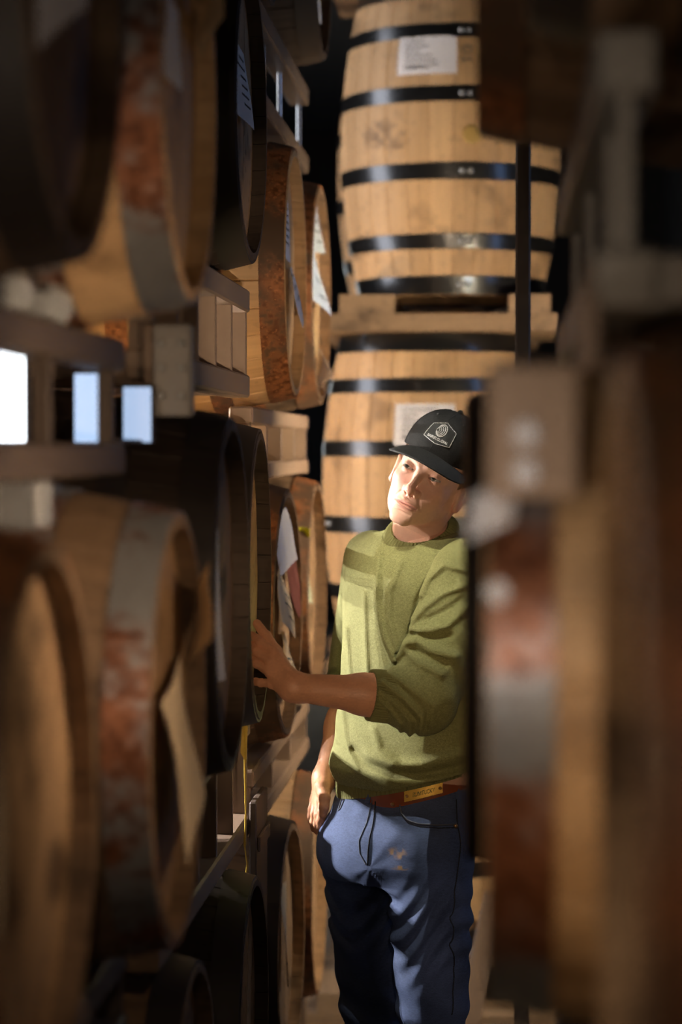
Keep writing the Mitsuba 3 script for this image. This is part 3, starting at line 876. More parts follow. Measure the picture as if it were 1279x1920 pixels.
def mouth(q, s):
    x, y = s[..., 0], s[..., 1]
    w = lambda r: np.clip(1 - (x / r) ** 2, 0, 1)
    g = lambda c, r: np.exp(-((y - c) / r) ** 2)
    h = 0.0026 * g(-0.0672 - 3.5 * x * x + 0.0010 * np.exp(-((x - 0.006) / 0.005) ** 2), 0.0034) * w(0.0255) ** 0.6
    h += 0.0036 * g(-0.0782 + 4.0 * x * x, 0.0042) * w(0.0225) ** 0.7
    h -= 0.0034 * g(-0.0722 + 0.8 * x * x, 0.0017) * w(0.0275) ** 0.5
    h -= 0.0022 * g(-0.0878, 0.0042) * w(0.022)
    h -= 0.0010 * np.exp(-(x / 0.0030) ** 2) * g(-0.0590, 0.0048)
    t = np.clip((-0.046 - y) / 0.026, 0, 1)
    h -= 0.0013 * np.exp(-((x - 0.0185 - 0.014 * t) / 0.0034) ** 2) * np.clip((-0.044 - y) / 0.006, 0, 1) * np.clip((y + 0.076) / 0.008, 0, 1)
    return h * np.clip((s[..., 2] + 0.014) / 0.010, 0, 1)


def head_sdf(q):
    s = sym(q)
    d = sd_ell(q, (0, 0.040, -0.088), (0.0745, 0.088, 0.098))
    d = smin(d, sd_ell(q, (0, -0.028, -0.046), (0.0595, 0.078, 0.054)), 0.028)
    d = smin(d, sd_cap(s, (0.0455, -0.060, -0.066), (0.012, -0.101, -0.003), 0.0120, 0.0122), 0.022)
    d = smin(d, sd_cap(s, (0.0555, -0.012, -0.078), (0.0485, -0.060, -0.069), 0.014, 0.0125), 0.022)
    d = smin(d, sd_ell(s, (0.038, -0.026, -0.017), (0.016, 0.014, 0.017)), 0.026)
    d = smin(d, sd_ell(s, (0.025, -0.060, -0.027), (0.021, 0.032, 0.023)), 0.022)          # cheek bones
    d = smin(d, sd_ell(q, (0, -0.070, -0.007), (0.031, 0.030, 0.0215)), 0.016)              # round the mouth
    d = smin(d, sd_ell(q, (0, -0.1030, 0.0015), (0.0165, 0.0120, 0.0128)), 0.014)            # chin
    d = smin(d, sd_cap(s, (0.010, 0.0185, 0.0045), (0.044, 0.017, -0.014), 0.0082, 0.0075), 0.020)   # brow
    d = smax(d, -sd_ell(s, (0.0315, 0.000, 0.0150), (0.0175, 0.0105, 0.0130)), 0.010)     # eye sockets
    # nose
    nose = sd_cap(q, (0, 0.008, 0.004), (0, -0.036, 0.0275), 0.0068, 0.0088)
    nose = smin(nose, sd_ell(q, (0, -0.0405, 0.0270), (0.0098, 0.0088, 0.0092)), 0.007)
    nose = smin(nose, sd_ell(s, (0.0120, -0.0435, 0.0145), (0.0066, 0.0075, 0.0095)), 0.006)
    nose = smin(nose, sd_cap(q, (0, -0.048, 0.022), (0, -0.051, 0.010), 0.0045, 0.005), 0.005)
    d = smin(d, nose, 0.0085)
    d = smax(d, -sd_ell(s, (0.0064, -0.0515, 0.0180), (0.0026, 0.0026, 0.0050)), 0.002)
    # lids over the eyeballs, open as a narrow almond
    eye = np.linalg.norm(s - v3(0.0315, -0.0005, -0.0025), axis=-1)
    lid = np.maximum(eye - 0.0138, -(s[..., 2] - 0.000))
    ex = (s[..., 0] - 0.0315) / 0.0142
    ey = (s[..., 1] + 0.0008 - 0.0016 * ex) / np.where(s[..., 1] > -0.0008, 0.0033, 0.0033)
    opening = (np.sqrt(ex**2 + ey**2 * (1 + 0.25 * np.abs(ex))) - 1) * 0.0045
    opening = np.maximum(opening, -(s[..., 2] + 0.001))
    d = smin(d, lid, 0.005)
    d = smax(d, -opening, 0.0010)
    # mouth: lips, the line between them, the hollow under the lower lip, the folds beside the nose
    d = d - mouth(q, s)
    # ears
    s_e = s - v3(0.0, 0.0, 0.014)
    ear = sd_ell(s_e, (0.0755, -0.018, -0.0930), (0.0055, 0.028, 0.0165))
    rim = chain(s_e, [(0.0740, -0.010, -0.0790), (0.0800, 0.008, -0.0860), (0.0840, 0.010, -0.0990), (0.0860, -0.006, -0.1100), (0.0830, -0.024, -0.1050), (0.0780, -0.040, -0.0940)], [0.0028, 0.0036, 0.0036, 0.0036, 0.0034, 0.0062])
    ear = smin(ear, rim, 0.004)
    ear = smax(ear, -sd_ell(s_e, (0.0835, -0.016, -0.0905), (0.0060, 0.0120, 0.0070)), 0.003)
    ear = smin(ear, sd_ell(s_e, (0.0745, -0.019, -0.0805), (0.0045, 0.0060, 0.0035)), 0.003)
    d = smin(d, ear, 0.006)
    # neck
    d = smin(d, sd_cap(q, (0, -0.055, -0.090), NB + v3(0, -0.03, -0.005), 0.052, 0.060), 0.016)
    d = smin(d, sd_cap(q, (0.060, -0.040, -0.098), NB + v3(0.016, -0.022, 0.052), 0.013, 0.012), 0.016)
    d = smin(d, sd_cap(q, (-0.060, -0.040, -0.098), NB + v3(-0.016, -0.022, 0.052), 0.013, 0.012), 0.016)
    d = smin(d, sd_ell(q, NB * 0.55 + v3(0, -0.052, -0.018), (0.011, 0.014, 0.011)), 0.014)
    return d


# left hand: on the barrel head
HANDL = {
    'index': ([v3(-0.4124, 4.3850, 1.2864), v3(-0.4386, 4.4050, 1.3031), v3(-0.4493, 4.4250, 1.3093), v3(-0.4589, 4.4420, 1.3148)], [0.0098, 0.0080, 0.0073, 0.0064]),
    'middle': ([v3(-0.4169, 4.3720, 1.2711), v3(-0.4458, 4.4000, 1.2870), v3(-0.4531, 4.4240, 1.2928), v3(-0.4599, 4.4420, 1.2972)], [0.0100, 0.0082, 0.0075, 0.0066]),
    'ring': ([v3(-0.4185, 4.3680, 1.2531), v3(-0.4453, 4.3950, 1.2651), v3(-0.4526, 4.4190, 1.2698), v3(-0.4595, 4.4380, 1.2730)], [0.0098, 0.0080, 0.0073, 0.0064]),
    'little': ([v3(-0.4150, 4.3720, 1.2315), v3(-0.4382, 4.3920, 1.2305), v3(-0.4489, 4.4110, 1.2306), v3(-0.4567, 4.4300, 1.2297)], [0.0092, 0.0073, 0.0067, 0.0058]),
    'thumb': ([v3(-0.3900, 4.3950, 1.2467), v3(-0.4132, 4.4250, 1.2849), v3(-0.4337, 4.4450, 1.3117), v3(-0.4521, 4.4620, 1.3340)], [0.0150, 0.0112, 0.0098, 0.0080]),
}
HANDR = {
    'index': ([v3(-0.3528, 4.8000, 0.9575), v3(-0.3549, 4.7850, 0.9354), v3(-0.3581, 4.7850, 0.9185), v3(-0.3607, 4.7920, 0.9036)], [0.0095, 0.0085, 0.0078, 0.0066]),
    'middle': ([v3(-0.3610, 4.8100, 0.9518), v3(-0.3631, 4.7950, 0.9275), v3(-0.3652, 4.7950, 0.9095), v3(-0.3669, 4.8030, 0.8934)], [0.0098, 0.0088, 0.0080, 0.0068]),
    'ring': ([v3(-0.3685, 4.8250, 0.9506), v3(-0.3718, 4.8120, 0.9270), v3(-0.3739, 4.8120, 0.9101), v3(-0.3745, 4.8200, 0.8950)], [0.0095, 0.0085, 0.0078, 0.0066]),
    'little': ([v3(-0.3741, 4.8420, 0.9524), v3(-0.3787, 4.8320, 0.9336), v3(-0.3808, 4.8320, 0.9197), v3(-0.3813, 4.8380, 0.9071)], [0.0088, 0.0076, 0.0070, 0.0060]),
    'thumb': ([v3(-0.3550, 4.8000, 0.9819), v3(-0.3489, 4.7750, 0.9643), v3(-0.3492, 4.7650, 0.9468), v3(-0.3513, 4.7650, 0.9321)], [0.0140, 0.0110, 0.0095, 0.0080]),
}


def arm_sdf(p, elbow, wrist, hand, r0, rw):
    d = sd_cap(p, elbow, elbow + (wrist - elbow) * 0.45, r0, r0 * 0.96)
    d = smin(d, sd_cap(p, elbow + (wrist - elbow) * 0.40, wrist, r0 * 0.96, rw), 0.02)
    palm = None
    for f, (pts, rs) in hand.items():
        e = sd_cap(p, wrist, pts[0], rw * 0.86, rs[0] * 1.16)
        palm = e if palm is None else smin(palm, e, 0.009)
    d = smin(d, palm, 0.016)
    fingers = None
    for f, (pts, rs) in hand.items():
        e = chain(p, pts, rs)
        for i in (1, 2):
            e = smin(e, np.linalg.norm(p - pts[i], axis=-1) - rs[i] * 1.06, 0.004)
        fingers = e if fingers is None else np.minimum(fingers, e)
    return smin(d, fingers, 0.0035)


armL = lambda p: arm_sdf(p, ELL, WRL, HANDL, 0.0375, 0.0245)
armR = lambda p: arm_sdf(p, ELR, WRR, HANDR, 0.0350, 0.0220)

TORSO = [(0.9546, -0.1816, 4.7550, 0.1580, 0.1120, 44.0), (0.9861, -0.1795, 4.7550, 0.1630, 0.1170, 44.0), (1.0075, -0.1762, 4.7520, 0.1760, 0.1310, 43.0), (1.0351, -0.1741, 4.7500, 0.1860, 0.1390, 43.0),
         (1.0833, -0.1709, 4.7500, 0.1840, 0.1320, 42.0), (1.1777, -0.1636, 4.7500, 0.1810, 0.1220, 41.0), (1.2821, -0.1564, 4.7550, 0.1840, 0.1210, 40.0), (1.3868, -0.1503, 4.7600, 0.1900, 0.1200, 40.0),
         (1.4389, -0.1495, 4.7700, 0.1860, 0.1040, 40.0), (1.4678, -0.1510, 4.7850, 0.1600, 0.0860, 40.0), (1.4873, -0.1536, 4.8000, 0.1180, 0.0700, 40.0), (1.4986, -0.1550, 4.8100, 0.0800, 0.0550, 40.0)]
PELVIS = [(0.8110, -0.2123, 4.7600, 0.1500, 0.1120, 43.0), (0.8509, -0.2123, 4.7600, 0.1720, 0.1280, 43.0), (0.8929, -0.2081, 4.7600, 0.1740, 0.1280, 43.0), (0.9407, -0.1953, 4.7570, 0.1630, 0.1160, 43.0), (1.0197, -0.1847, 4.7550, 0.1520, 0.1060, 44.0)]
for t in (TORSO, PELVIS):
    t.sort()


def core_sdf(p):
    d = loft(p, [(z, x, y, a - 0.026, b - 0.026, w) for z, x, y, a, b, w in TORSO]) 
    d = smin(d, loft(p, [(z, x, y, a - 0.022, b - 0.022, w) for z, x, y, a, b, w in PELVIS]), 0.02)
    for h, k, a in ((HIPL, KNL, ANL), (HIPR, KNR, ANR)):
        d = smin(d, sd_cap(p, h, k, 0.066, 0.048), 0.03)
        d = smin(d, sd_cap(p, k, a, 0.047, 0.034), 0.02)
        d = smin(d, sd_cap(p, a, a * v3(1, 1, 0) + v3(-0.09, -0.14, 0.055), 0.034, 0.028), 0.02)
    d = smin(d, sd_cap(p, SHL, ELL, 0.046, 0.038), 0.03)
    d = smin(d, sd_cap(p, SHR, ELR, 0.046, 0.037), 0.03)
    return smin(d, sd_cap(p, NECK0 + v3(0, 0, -0.08), NECK0 + v3(0, 0, 0.02), 0.06, 0.054), 0.03)


import manifold3d as m3


def manifold(m):
    return m3.Manifold(m3.Mesh(np.asarray(m.vertices, np.float32), np.asarray(m.faces, np.uint32)))


def span(pts, pad):
    a = np.array(pts)
    return a.min(0) - pad, a.max(0) + pad


hq = np.array([from_head((x, y, z)) for x in (-0.1, 0.1) for y in (-0.215, 0.14) for z in (-0.2, 0.05)])
head_m = surface(lambda p: head_sdf(to_head(p)) * HS, *span(hq, 0.0), 0.00155)
hp = [x for f in HANDL.values() for x in f[0]] + [ELL, WRL]
armL_m = surface(armL, *span(hp, 0.05), 0.0019)
hp = [x for f in HANDR.values() for x in f[0]] + [ELR, WRR]
armR_m = surface(armR, *span(hp, 0.05), 0.0032)
core_m = surface(core_sdf, (-0.48, 4.25, 0.0), (0.14, 5.15, CAM - 0.13), 0.011)
for m_ in (head_m, armL_m, armR_m):
    relax(m_, 3)
relax(core_m, 6)
body = manifold(head_m)
for m_ in (armL_m, armR_m, core_m):
    body = body + manifold(m_)
bm = body.to_mesh()
body_m = trimesh.Trimesh(bm.vert_properties[:, :3], bm.tri_verts, process=False)

# skin colour: cheeks, lips, brows and stubble are where they are on a face
q = to_head(np.asarray(body_m.vertices))
sq = sym(q)
base = np.tile(v3(0.58, 0.335, 0.245), (len(q), 1))


def blend(c, w):
    global base
    w = np.clip(w, 0, 1)[:, None]
    base = base * (1 - w) + np.array(c) * w


on_head = (np.abs(q) < (0.11, 0.2, 0.25)).all(1)
arm_d = np.minimum(armL(np.asarray(body_m.vertices)), armR(np.asarray(body_m.vertices)))
blend((0.53, 0.255, 0.145), (arm_d < 0.004) * (~on_head) * 1.0)
blend((0.58, 0.25, 0.19), on_head * 0.55 * np.exp(-((sq[:, 0] - 0.042) ** 2 + (q[:, 1] + 0.035) ** 2) / 0.0005))
blend((0.58, 0.24, 0.18), on_head * 0.5 * np.exp(-((q[:, 0]) ** 2 + (q[:, 1] + 0.042) ** 2) / 0.00025) * (q[:, 2] > 0.01))
blend((0.60, 0.24, 0.18), on_head * (np.abs(q[:, 0]) > 0.069) * (q[:, 2] < -0.07) * 0.5)
lx_, ly_ = sq[:, 0], q[:, 1]
lip = np.clip(1 - np.abs(lx_ / 0.0265) ** 2.2, 0, 1)
lip_top, lip_low = -0.0640 - 4.5 * lx_**2 - 0.0006, -0.0832 + 8.0 * lx_**2
inl = np.clip((lip_top - ly_) / 0.0012, 0, 1) * np.clip((ly_ - lip_low) / 0.0012, 0, 1) * (lip > 0)
blend((0.47, 0.190, 0.155), on_head * inl * (q[:, 2] > -0.012) * 0.62)
blend((0.20, 0.07, 0.06), on_head * (q[:, 2] > -0.012) * np.exp(-((ly_ + 0.0722 - 0.8 * lx_**2) / 0.0011) ** 2) * (lip > 0) * 0.7)
bx = (sq[:, 0] - 0.012) / 0.036
by = q[:, 1] - (0.0175 + 0.006 * np.sin(np.clip(bx, 0, 1) * 2.4) - 0.002)
blend((0.30, 0.165, 0.085), on_head * (q[:, 2] > -0.03) * (bx > 0) * (bx < 1) * np.clip(1.3 - np.abs(by) / 0.0036, 0, 1) * 0.7)
stub = on_head * np.clip((-0.050 - q[:, 1]) / 0.02, 0, 1) * (q[:, 1] > -0.118) * (0.5 + 0.5 * np.clip((0.0 - q[:, 2]) / 0.05, 0, 1))
blend((0.36, 0.21, 0.145), stub * 0.22)
lidc = on_head * np.exp(-(((sq[:, 0] - 0.0315) / 0.016) ** 2 + ((q[:, 1] + 0.001) / 0.007) ** 2) ** 2) * (q[:, 2] > -0.01)
blend((0.43, 0.20, 0.15), lidc * 0.55)
mott = 0.6 * (meshkit.fbm(np.asarray(body_m.vertices) * 60, 3, 4)[:, None] - 0.5) + 0.8 * (meshkit.fbm(np.asarray(body_m.vertices) * 330, 2, 8)[:, None] - 0.5) * (1 - 0.5 * on_head[:, None])
base = np.clip(base * (1 + 0.22 * mott), 0, 1)
mat('skin', {'type': 'principled', 'base_color': {'type': 'mesh_attribute', 'name': 'vertex_color'}, 'roughness': 0.52, 'specular': 0.40, 'flatness': 0.4})
P_ = thing('person', 'man in olive sweater, black cap and blue jeans, one hand on a barrel', 'person')
part(P_, 'body', mikit.ply(body_m, smooth=True, color=base), 'skin')

# eyes
for sx in (-1, 1):
    es = trimesh.creation.icosphere(4, 0.0124)
    n_ = es.vertices / 0.0124
    gaze = v3(-0.20, 0.10, 1.0)
    gaze /= np.linalg.norm(gaze)
    a_ = np.degrees(np.arccos(np.clip(n_ @ gaze, -1, 1)))
    col = np.where(a_[:, None] < 12, v3(0.01, 0.01, 0.012), np.where(a_[:, None] < 28, v3(0.055, 0.048, 0.035), v3(0.30, 0.24, 0.21)))
    ev = from_head(es.vertices + v3(0.0315 * sx, -0.0005, -0.0025))
    part(P_, 'eye', mikit.ply(trimesh.Trimesh(ev, es.faces, process=False), smooth=True, color=col), 'eye_wet', label='eye with grey iris')
mat('eye_wet', {'type': 'principled', 'base_color': {'type': 'mesh_attribute', 'name': 'vertex_color'}, 'roughness': 0.12, 'specular': 0.6})

# hair under the cap
def hair_sdf(p):
    q = to_head(p)
    s = sym(q)
    d = sd_ell(q, (0, 0.036, -0.090), (0.0785, 0.092, 0.103))
    d = smin(d, sd_ell(q, (0, -0.040, -0.130), (0.058, 0.045, 0.048)), 0.02)
    d = np.maximum(d, q[..., 1] - 0.060)
    front = -0.056 + 0.9 * np.clip(q[..., 1] - 0.010, 0, 1)             # behind the temple, sideburn before the ear
    d = np.maximum(d, q[..., 2] - np.minimum(front, -0.040))
    d = np.maximum(d, -(q[..., 1] + 0.030 + 0.9 * np.clip(-0.085 - q[..., 2], 0, 0.045)))
    d = smax(d, -(sd_ell(s, (0.080, -0.020, -0.081), (0.016, 0.026, 0.019))), 0.004)
    return (d + 0.0022 * (meshkit.fbm(np.stack([q[..., 0] * 260, q[..., 1] * 70, q[..., 2] * 260], -1).reshape(-1, 3), 2, 9).reshape(d.shape) - 0.5) * 2) * HS


flat('hair', (0.13, 0.062, 0.028), 0.5)
part(P_, 'hair', mikit.ply(relax(surface(hair_sdf, *span(hq, 0.0), 0.0024), 1), smooth=True), 'hair', label='short reddish brown hair under the cap')


# ---- sweater
def frac(p, a, b):
    ab = np.asarray(b) - np.asarray(a)
    return ((p - a) @ ab) / (ab @ ab)


CUFF = ELL + (WRL - ELL) * 0.405
NHC = v3(-0.1571, 4.7750, 1.4903)
NHN = v3(-0.14, -0.50, 0.86) / np.linalg.norm(v3(-0.14, -0.50, 0.86))


def sleeve_sdf(p):
    t = np.clip(frac(p, SHL, ELL), 0, 1)
    u = frac(p, ELL, CUFF)
    d = sd_cap(p, SHL, ELL, 0.079, 0.063)
    f = sd_cap(p, ELL, CUFF, 0.058, 0.0445)
    # folds round the pushed-up forearm, slanting folds on the upper arm
    ring = np.sin(u * 21 + 3.0 * (p[..., 2] - ELL[2]) * 14) * np.clip(0.75 - u, 0, 1) ** 0.5 * np.clip(u + 0.35, 0, 1)
    f = f - 0.0022 * ring
    w = np.sin(t * 26 + (p[..., 0] - SHL[0]) * 34 + 1.2 * np.sin(p[..., 1] * 60)) * np.clip(t * 1.6 - 0.2, 0, 1)
    d = d - 0.0020 * w
    cuff = np.maximum(f, u - 1.0)
    return smin(d, cuff, 0.024)


# folds of the cloth: (height, width, points as x, z in metres)
RIDGES = [
    (0.0060, 0.0065, [(-0.2366, 1.4560), (-0.2407, 1.4050), (-0.2427, 1.3642), (-0.2244, 1.2928), (-0.2040, 1.2521)]),
    (0.0055, 0.0065, [(-0.1938, 1.4356), (-0.2132, 1.3846), (-0.2142, 1.3285), (-0.2009, 1.2704)]),
    (0.0050, 0.0065, [(-0.2672, 1.3744), (-0.2641, 1.2928), (-0.2590, 1.2215)]),
    (0.0050, 0.0060, [(-0.3049, 1.3030), (-0.2998, 1.2521), (-0.2937, 1.2011)]),
    (0.0050, 0.0070, [(-0.3131, 1.1450), (-0.3039, 1.0940), (-0.2907, 1.0634), (-0.2774, 1.0379)]),
    (0.0040, 0.0090, [(-0.2448, 1.1144), (-0.2325, 1.0787), (-0.2040, 1.0603)]),
    (-0.0085, 0.0085, [(-0.2856, 1.0705), (-0.2550, 1.0501), (-0.2040, 1.0358), (-0.1530, 1.0358), (-0.0612, 1.0562)]),
    (0.0070, 0.0110, [(-0.2550, 1.0685), (-0.2040, 1.0552), (-0.1530, 1.0562), (-0.0714, 1.0766)]),
    (-0.0060, 0.0060, [(-0.1428, 1.3999), (-0.1601, 1.3642), (-0.1662, 1.3285), (-0.1754, 1.3030)]),
]
ARM_RIDGES = [
    (0.0080, 0.0075, [(-0.0510, 1.4295), (-0.1071, 1.4417), (-0.1377, 1.4132), (-0.1499, 1.3846)]),
    (0.0075, 0.0070, [(-0.0612, 1.4050), (-0.1071, 1.3897), (-0.1428, 1.3642), (-0.1632, 1.3387)]),
    (0.0080, 0.0080, [(-0.0612, 1.3642), (-0.0969, 1.3336), (-0.1275, 1.3255), (-0.1652, 1.3234)]),
    (-0.0055, 0.0060, [(-0.0714, 1.3795), (-0.1020, 1.3591), (-0.1326, 1.3438)]),
    (-0.0060, 0.0060, [(-0.0918, 1.3132), (-0.1275, 1.3081), (-0.1632, 1.3132)]),
    (0.0090, 0.0085, [(-0.0836, 1.2775), (-0.1275, 1.2908), (-0.1550, 1.3071), (-0.1775, 1.2969)]),
    (0.0060, 0.0075, [(-0.1071, 1.2470), (-0.1479, 1.2674), (-0.1785, 1.2877), (-0.1989, 1.2674)]),
    (-0.0050, 0.0055, [(-0.1020, 1.2623), (-0.1428, 1.2806), (-0.1734, 1.2928)]),
    (0.0050, 0.0060, [(-0.1989, 1.2521), (-0.1530, 1.2164), (-0.1203, 1.1909), (-0.1275, 1.1552)]),
    (0.0055, 0.0055, [(-0.2142, 1.2368), (-0.1713, 1.2011), (-0.1428, 1.1705), (-0.1469, 1.1378)]),
    (0.0055, 0.0050, [(-0.2223, 1.2235), (-0.1866, 1.1909), (-0.1632, 1.1603), (-0.1673, 1.1276)]),
    (0.0050, 0.0045, [(-0.2305, 1.2133), (-0.2019, 1.1858), (-0.1815, 1.1552), (-0.1866, 1.1195)]),
    (-0.0040, 0.0045, [(-0.2060, 1.2439), (-0.1632, 1.2082), (-0.1326, 1.1786), (-0.1367, 1.1480)]),
    (-0.0040, 0.0045, [(-0.2183, 1.2296), (-0.1785, 1.1949), (-0.1530, 1.1643), (-0.1571, 1.1317)]),
]


def fold(p, rows):
    x = np.stack([p[..., 0], p[..., 2]], -1)
    out = 0
    for h, w, pts in rows:
        best = None
        for a, b in zip(pts[:-1], pts[1:]):
            a, b = np.array(a), np.array(b)
            t = np.clip(((x - a) @ (b - a)) / ((b - a) @ (b - a)), 0, 1)
            e = np.linalg.norm(x - a - t[..., None] * (b - a), axis=-1)
            best = e if best is None else np.minimum(best, e)
        out = out + h * np.exp(-(best / w) ** 2)
    return out


def sweater_sdf(p):
    x, z = p[..., 0], p[..., 2] - CAM
    d = loft(p, TORSO)
    # soft drapes running down the chest, stronger towards the waist
    dr_ = np.sin((x + 0.55 * (z + 0.25) * np.clip((x + 0.32) / 0.2, 0, 1)) * 88 + 1.5 * np.sin(z * 9)) * np.exp(-((z + 0.30) / 0.20) ** 2)
    d = d - 0.0016 * dr_
    bl = np.sin(x * 48 + z * 30) * np.exp(-((z + 0.60) / 0.05) ** 2)
    d = d - 0.0040 * bl
    rsh = sd_cap(p, SHR, ELR + v3(-0.01, 0, 0.02), 0.060, 0.050)
    d = smin(d, rsh, 0.03)
    d = d - fold(p, RIDGES) * (p[..., 1] < 4.77)
    d = smin(d, sleeve_sdf(p) - fold(p, ARM_RIDGES) * (p[..., 1] < 4.62), 0.014)
    d = d + 0.004 * (meshkit.fbm((p * 17).reshape(-1, 3), 3, 3).reshape(d.shape) - 0.5)
    # the neck opening
    cc = p - NHC
    ax2 = cc @ NHN
    hole = np.linalg.norm(cc - ax2[..., None] * NHN, axis=-1) - 0.0755
    d = smax(d, -np.maximum(hole, -(ax2 + 0.03)), 0.004)
    hem = CAM - 0.669 + 0.255 * (x + 0.2555)                  # rises towards his left hip
    d = np.maximum(d, (hem - p[..., 2]) * np.where(p[..., 1] > 4.5, 1.0, 0) - 0.2 * (p[..., 1] <= 4.5))
    return d


sw = surface(sweater_sdf, (-0.44, 4.24, CAM - 0.76), (0.13, 5.10, CAM - 0.115), 0.0036)
relax(sw, 1)


def heather(p, n, uv):
    a = noise(p.x * 420, p.y * 420, p.z * 420)
    b = noise(p.x * 900, p.y * 900, p.z * 900 + 5)
    c = mix((0.116, 0.113, 0.036), (0.235, 0.230, 0.098), dr.clip(0.65 * a + 0.35 * b, 0, 1))
    return mix(c, (0.34, 0.33, 0.18), 0.35 * smoothstep(0.72, 0.86, b))


mat('knit', {'type': 'principled', 'base_color': proc(heather), 'roughness': 0.9, 'sheen': 0.6, 'sheen_tint': 0.4, 'specular': 0.15})
SW = part(P_, 'sweater', mikit.ply(sw, smooth=True), 'knit', label='olive green crew neck sweater with pushed up sleeves')


def ribs(path, half, thick, count, closed=False, depth=0.0011):
    """a band of knitted ribs along a path of (point, out, across) rows"""
    vs, n = [], len(path)
    for i, (c, o, a) in enumerate(path):
        e = depth * (1 if (i // 2) % 2 else -1)
        vs.append([c - a * half - o * thick, c - a * half + o * (e * 0.6), c - a * half * 0.6 + o * (e + 0.0010), c + a * half * 0.6 + o * (e + 0.0010), c + a * half + o * (e * 0.6), c + a * half - o * thick])
    v = np.array(vs).reshape(-1, 3)
    f, k = [], 6
    for i in range(n if closed else n - 1):
        for j in range(k):
            a, b, c, d = i * k + j, i * k + (j + 1) % k, ((i + 1) % n) * k + (j + 1) % k, ((i + 1) % n) * k + j
            f += [[a, b, c], [a, c, d]]
    m = trimesh.Trimesh(v, np.array(f), process=False)
    if m.volume < 0:
        m.invert()
    return m


flat('knit_rib', (0.148, 0.142, 0.054), 0.9, spec=0.15)
# collar: where the neck leaves the sweater
neck_up = from_head((0, 0, -0.085)) - NECK0
neck_up /= np.linalg.norm(neck_up)
cz = v3(-0.14, -0.50, 0.86)
cz /= np.linalg.norm(cz)
cx_ = np.cross(v3(0, 1, 0), cz)
cx_ /= np.linalg.norm(cx_)
cy_ = np.cross(cz, cx_)
col_c = v3(-0.1571, 4.7750, 1.4903) + cz * 0.011
path = []
for i in range(220):
    a = i / 220 * 2 * math.pi
    o = math.cos(a) * cx_ + math.sin(a) * cy_
    c = col_c + math.cos(a) * cx_ * 0.0675 + math.sin(a) * cy_ * 0.0700
    path.append((c, (o * 0.66 + cz * 0.75), (cz * 0.66 - o * 0.75)))
part(SW, 'collar', mikit.ply(ribs(path, 0.0120, 0.006, 0, True), smooth=40), 'knit_rib', label='ribbed crew collar')
# cuff
ax_ = (CUFF - ELL) / np.linalg.norm(CUFF - ELL)
e1 = np.cross(ax_, v3(0, 0, 1))
e1 /= np.linalg.norm(e1)
e2 = np.cross(ax_, e1)
path = []
for i in range(200):
    a = i / 200 * 2 * math.pi
    o = math.cos(a) * e1 + math.sin(a) * e2
    path.append((CUFF - ax_ * 0.026 + o * 0.0468, o, ax_))
part(SW, 'cuff', mikit.ply(ribs(path, 0.027, 0.004, 0, True), smooth=40), 'knit_rib', label='ribbed cuff')
# hem
path = []
hz = lambda x: CAM - 0.648 + 0.255 * (x + 0.2555)
for i in range(420):
    a = i / 420 * 2 * math.pi
    yw = math.radians(44)
    l_, f_ = v3(math.cos(yw), -math.sin(yw), 0), v3(-math.sin(yw), -math.cos(yw), 0)
    c0 = v3(-0.1805, 4.7550, 0.9777)
    o = l_ * math.cos(a) * 0.112 + f_ * math.sin(a) * 0.160
    o /= np.linalg.norm(o)
    c = c0 + l_ * math.cos(a) * 0.1665 + f_ * math.sin(a) * 0.1205
    c[2] = hz(c[0])
    path.append((c, o, v3(0, 0, 1)))
part(SW, 'hem', mikit.ply(ribs(path, 0.029, 0.012, 0, True), smooth=40), 'knit_rib', label='ribbed hem')


# ---- jeans
def jeans_sdf(p):
    z = p[..., 2] - CAM
    d = loft(p, PELVIS)
    legs = []
    for h, k, a, s_ in ((HIPL, KNL, ANL, 0), (HIPR, KNR, ANR, 1.7)):
        e = sd_cap(p, h, k, 0.0865, 0.0625)
        e = smin(e, sd_cap(p, k, a + v3(0, 0, -0.02), 0.0625, 0.055), 0.02)
        e = e - 0.0045 * np.sin(z * 120 + 9 * np.sin(p[..., 0] * 22 + s_)) * np.exp(-((z + 0.93) / 0.07) ** 2)
        e = e - 0.0050 * np.sin(z * 95 + p[..., 0] * 40 + s_) * np.exp(-((z + 1.16) / 0.10) ** 2)
        legs.append(e)
    d = smin(d, smin(legs[0], legs[1], 0.008), 0.03)
    # creases fanning from the crotch
    r = np.hypot(p[..., 0] - CR[0], z - (CR[2] - CAM))
    an = np.arctan2(z - (CR[2] - CAM), p[..., 0] - CR[0])
    d = d - 0.0010 * np.sin(an * 7 + 1) * np.exp(-((r - 0.07) / 0.05) ** 2)
    d = d + 0.005 * (meshkit.fbm((p * 15).reshape(-1, 3), 3, 5).reshape(d.shape) - 0.5)
    cut = np.maximum(p[..., 2] - (CAM - 0.636 + 0.270 * (p[..., 0] + 0.118)), 0.065 - p[..., 2])
    return np.maximum(d, cut)


CR = v3(-0.2520, 4.6400, 0.8508)
jm = relax(surface(jeans_sdf, (-0.46, 4.50, 0.03), (0.06, 5.10, CAM - 0.55), 0.0048), 2)
ST = [v3(-0.1980, 4.6000, 0.8832), v3(-0.1929, 4.6000, 0.8558)]


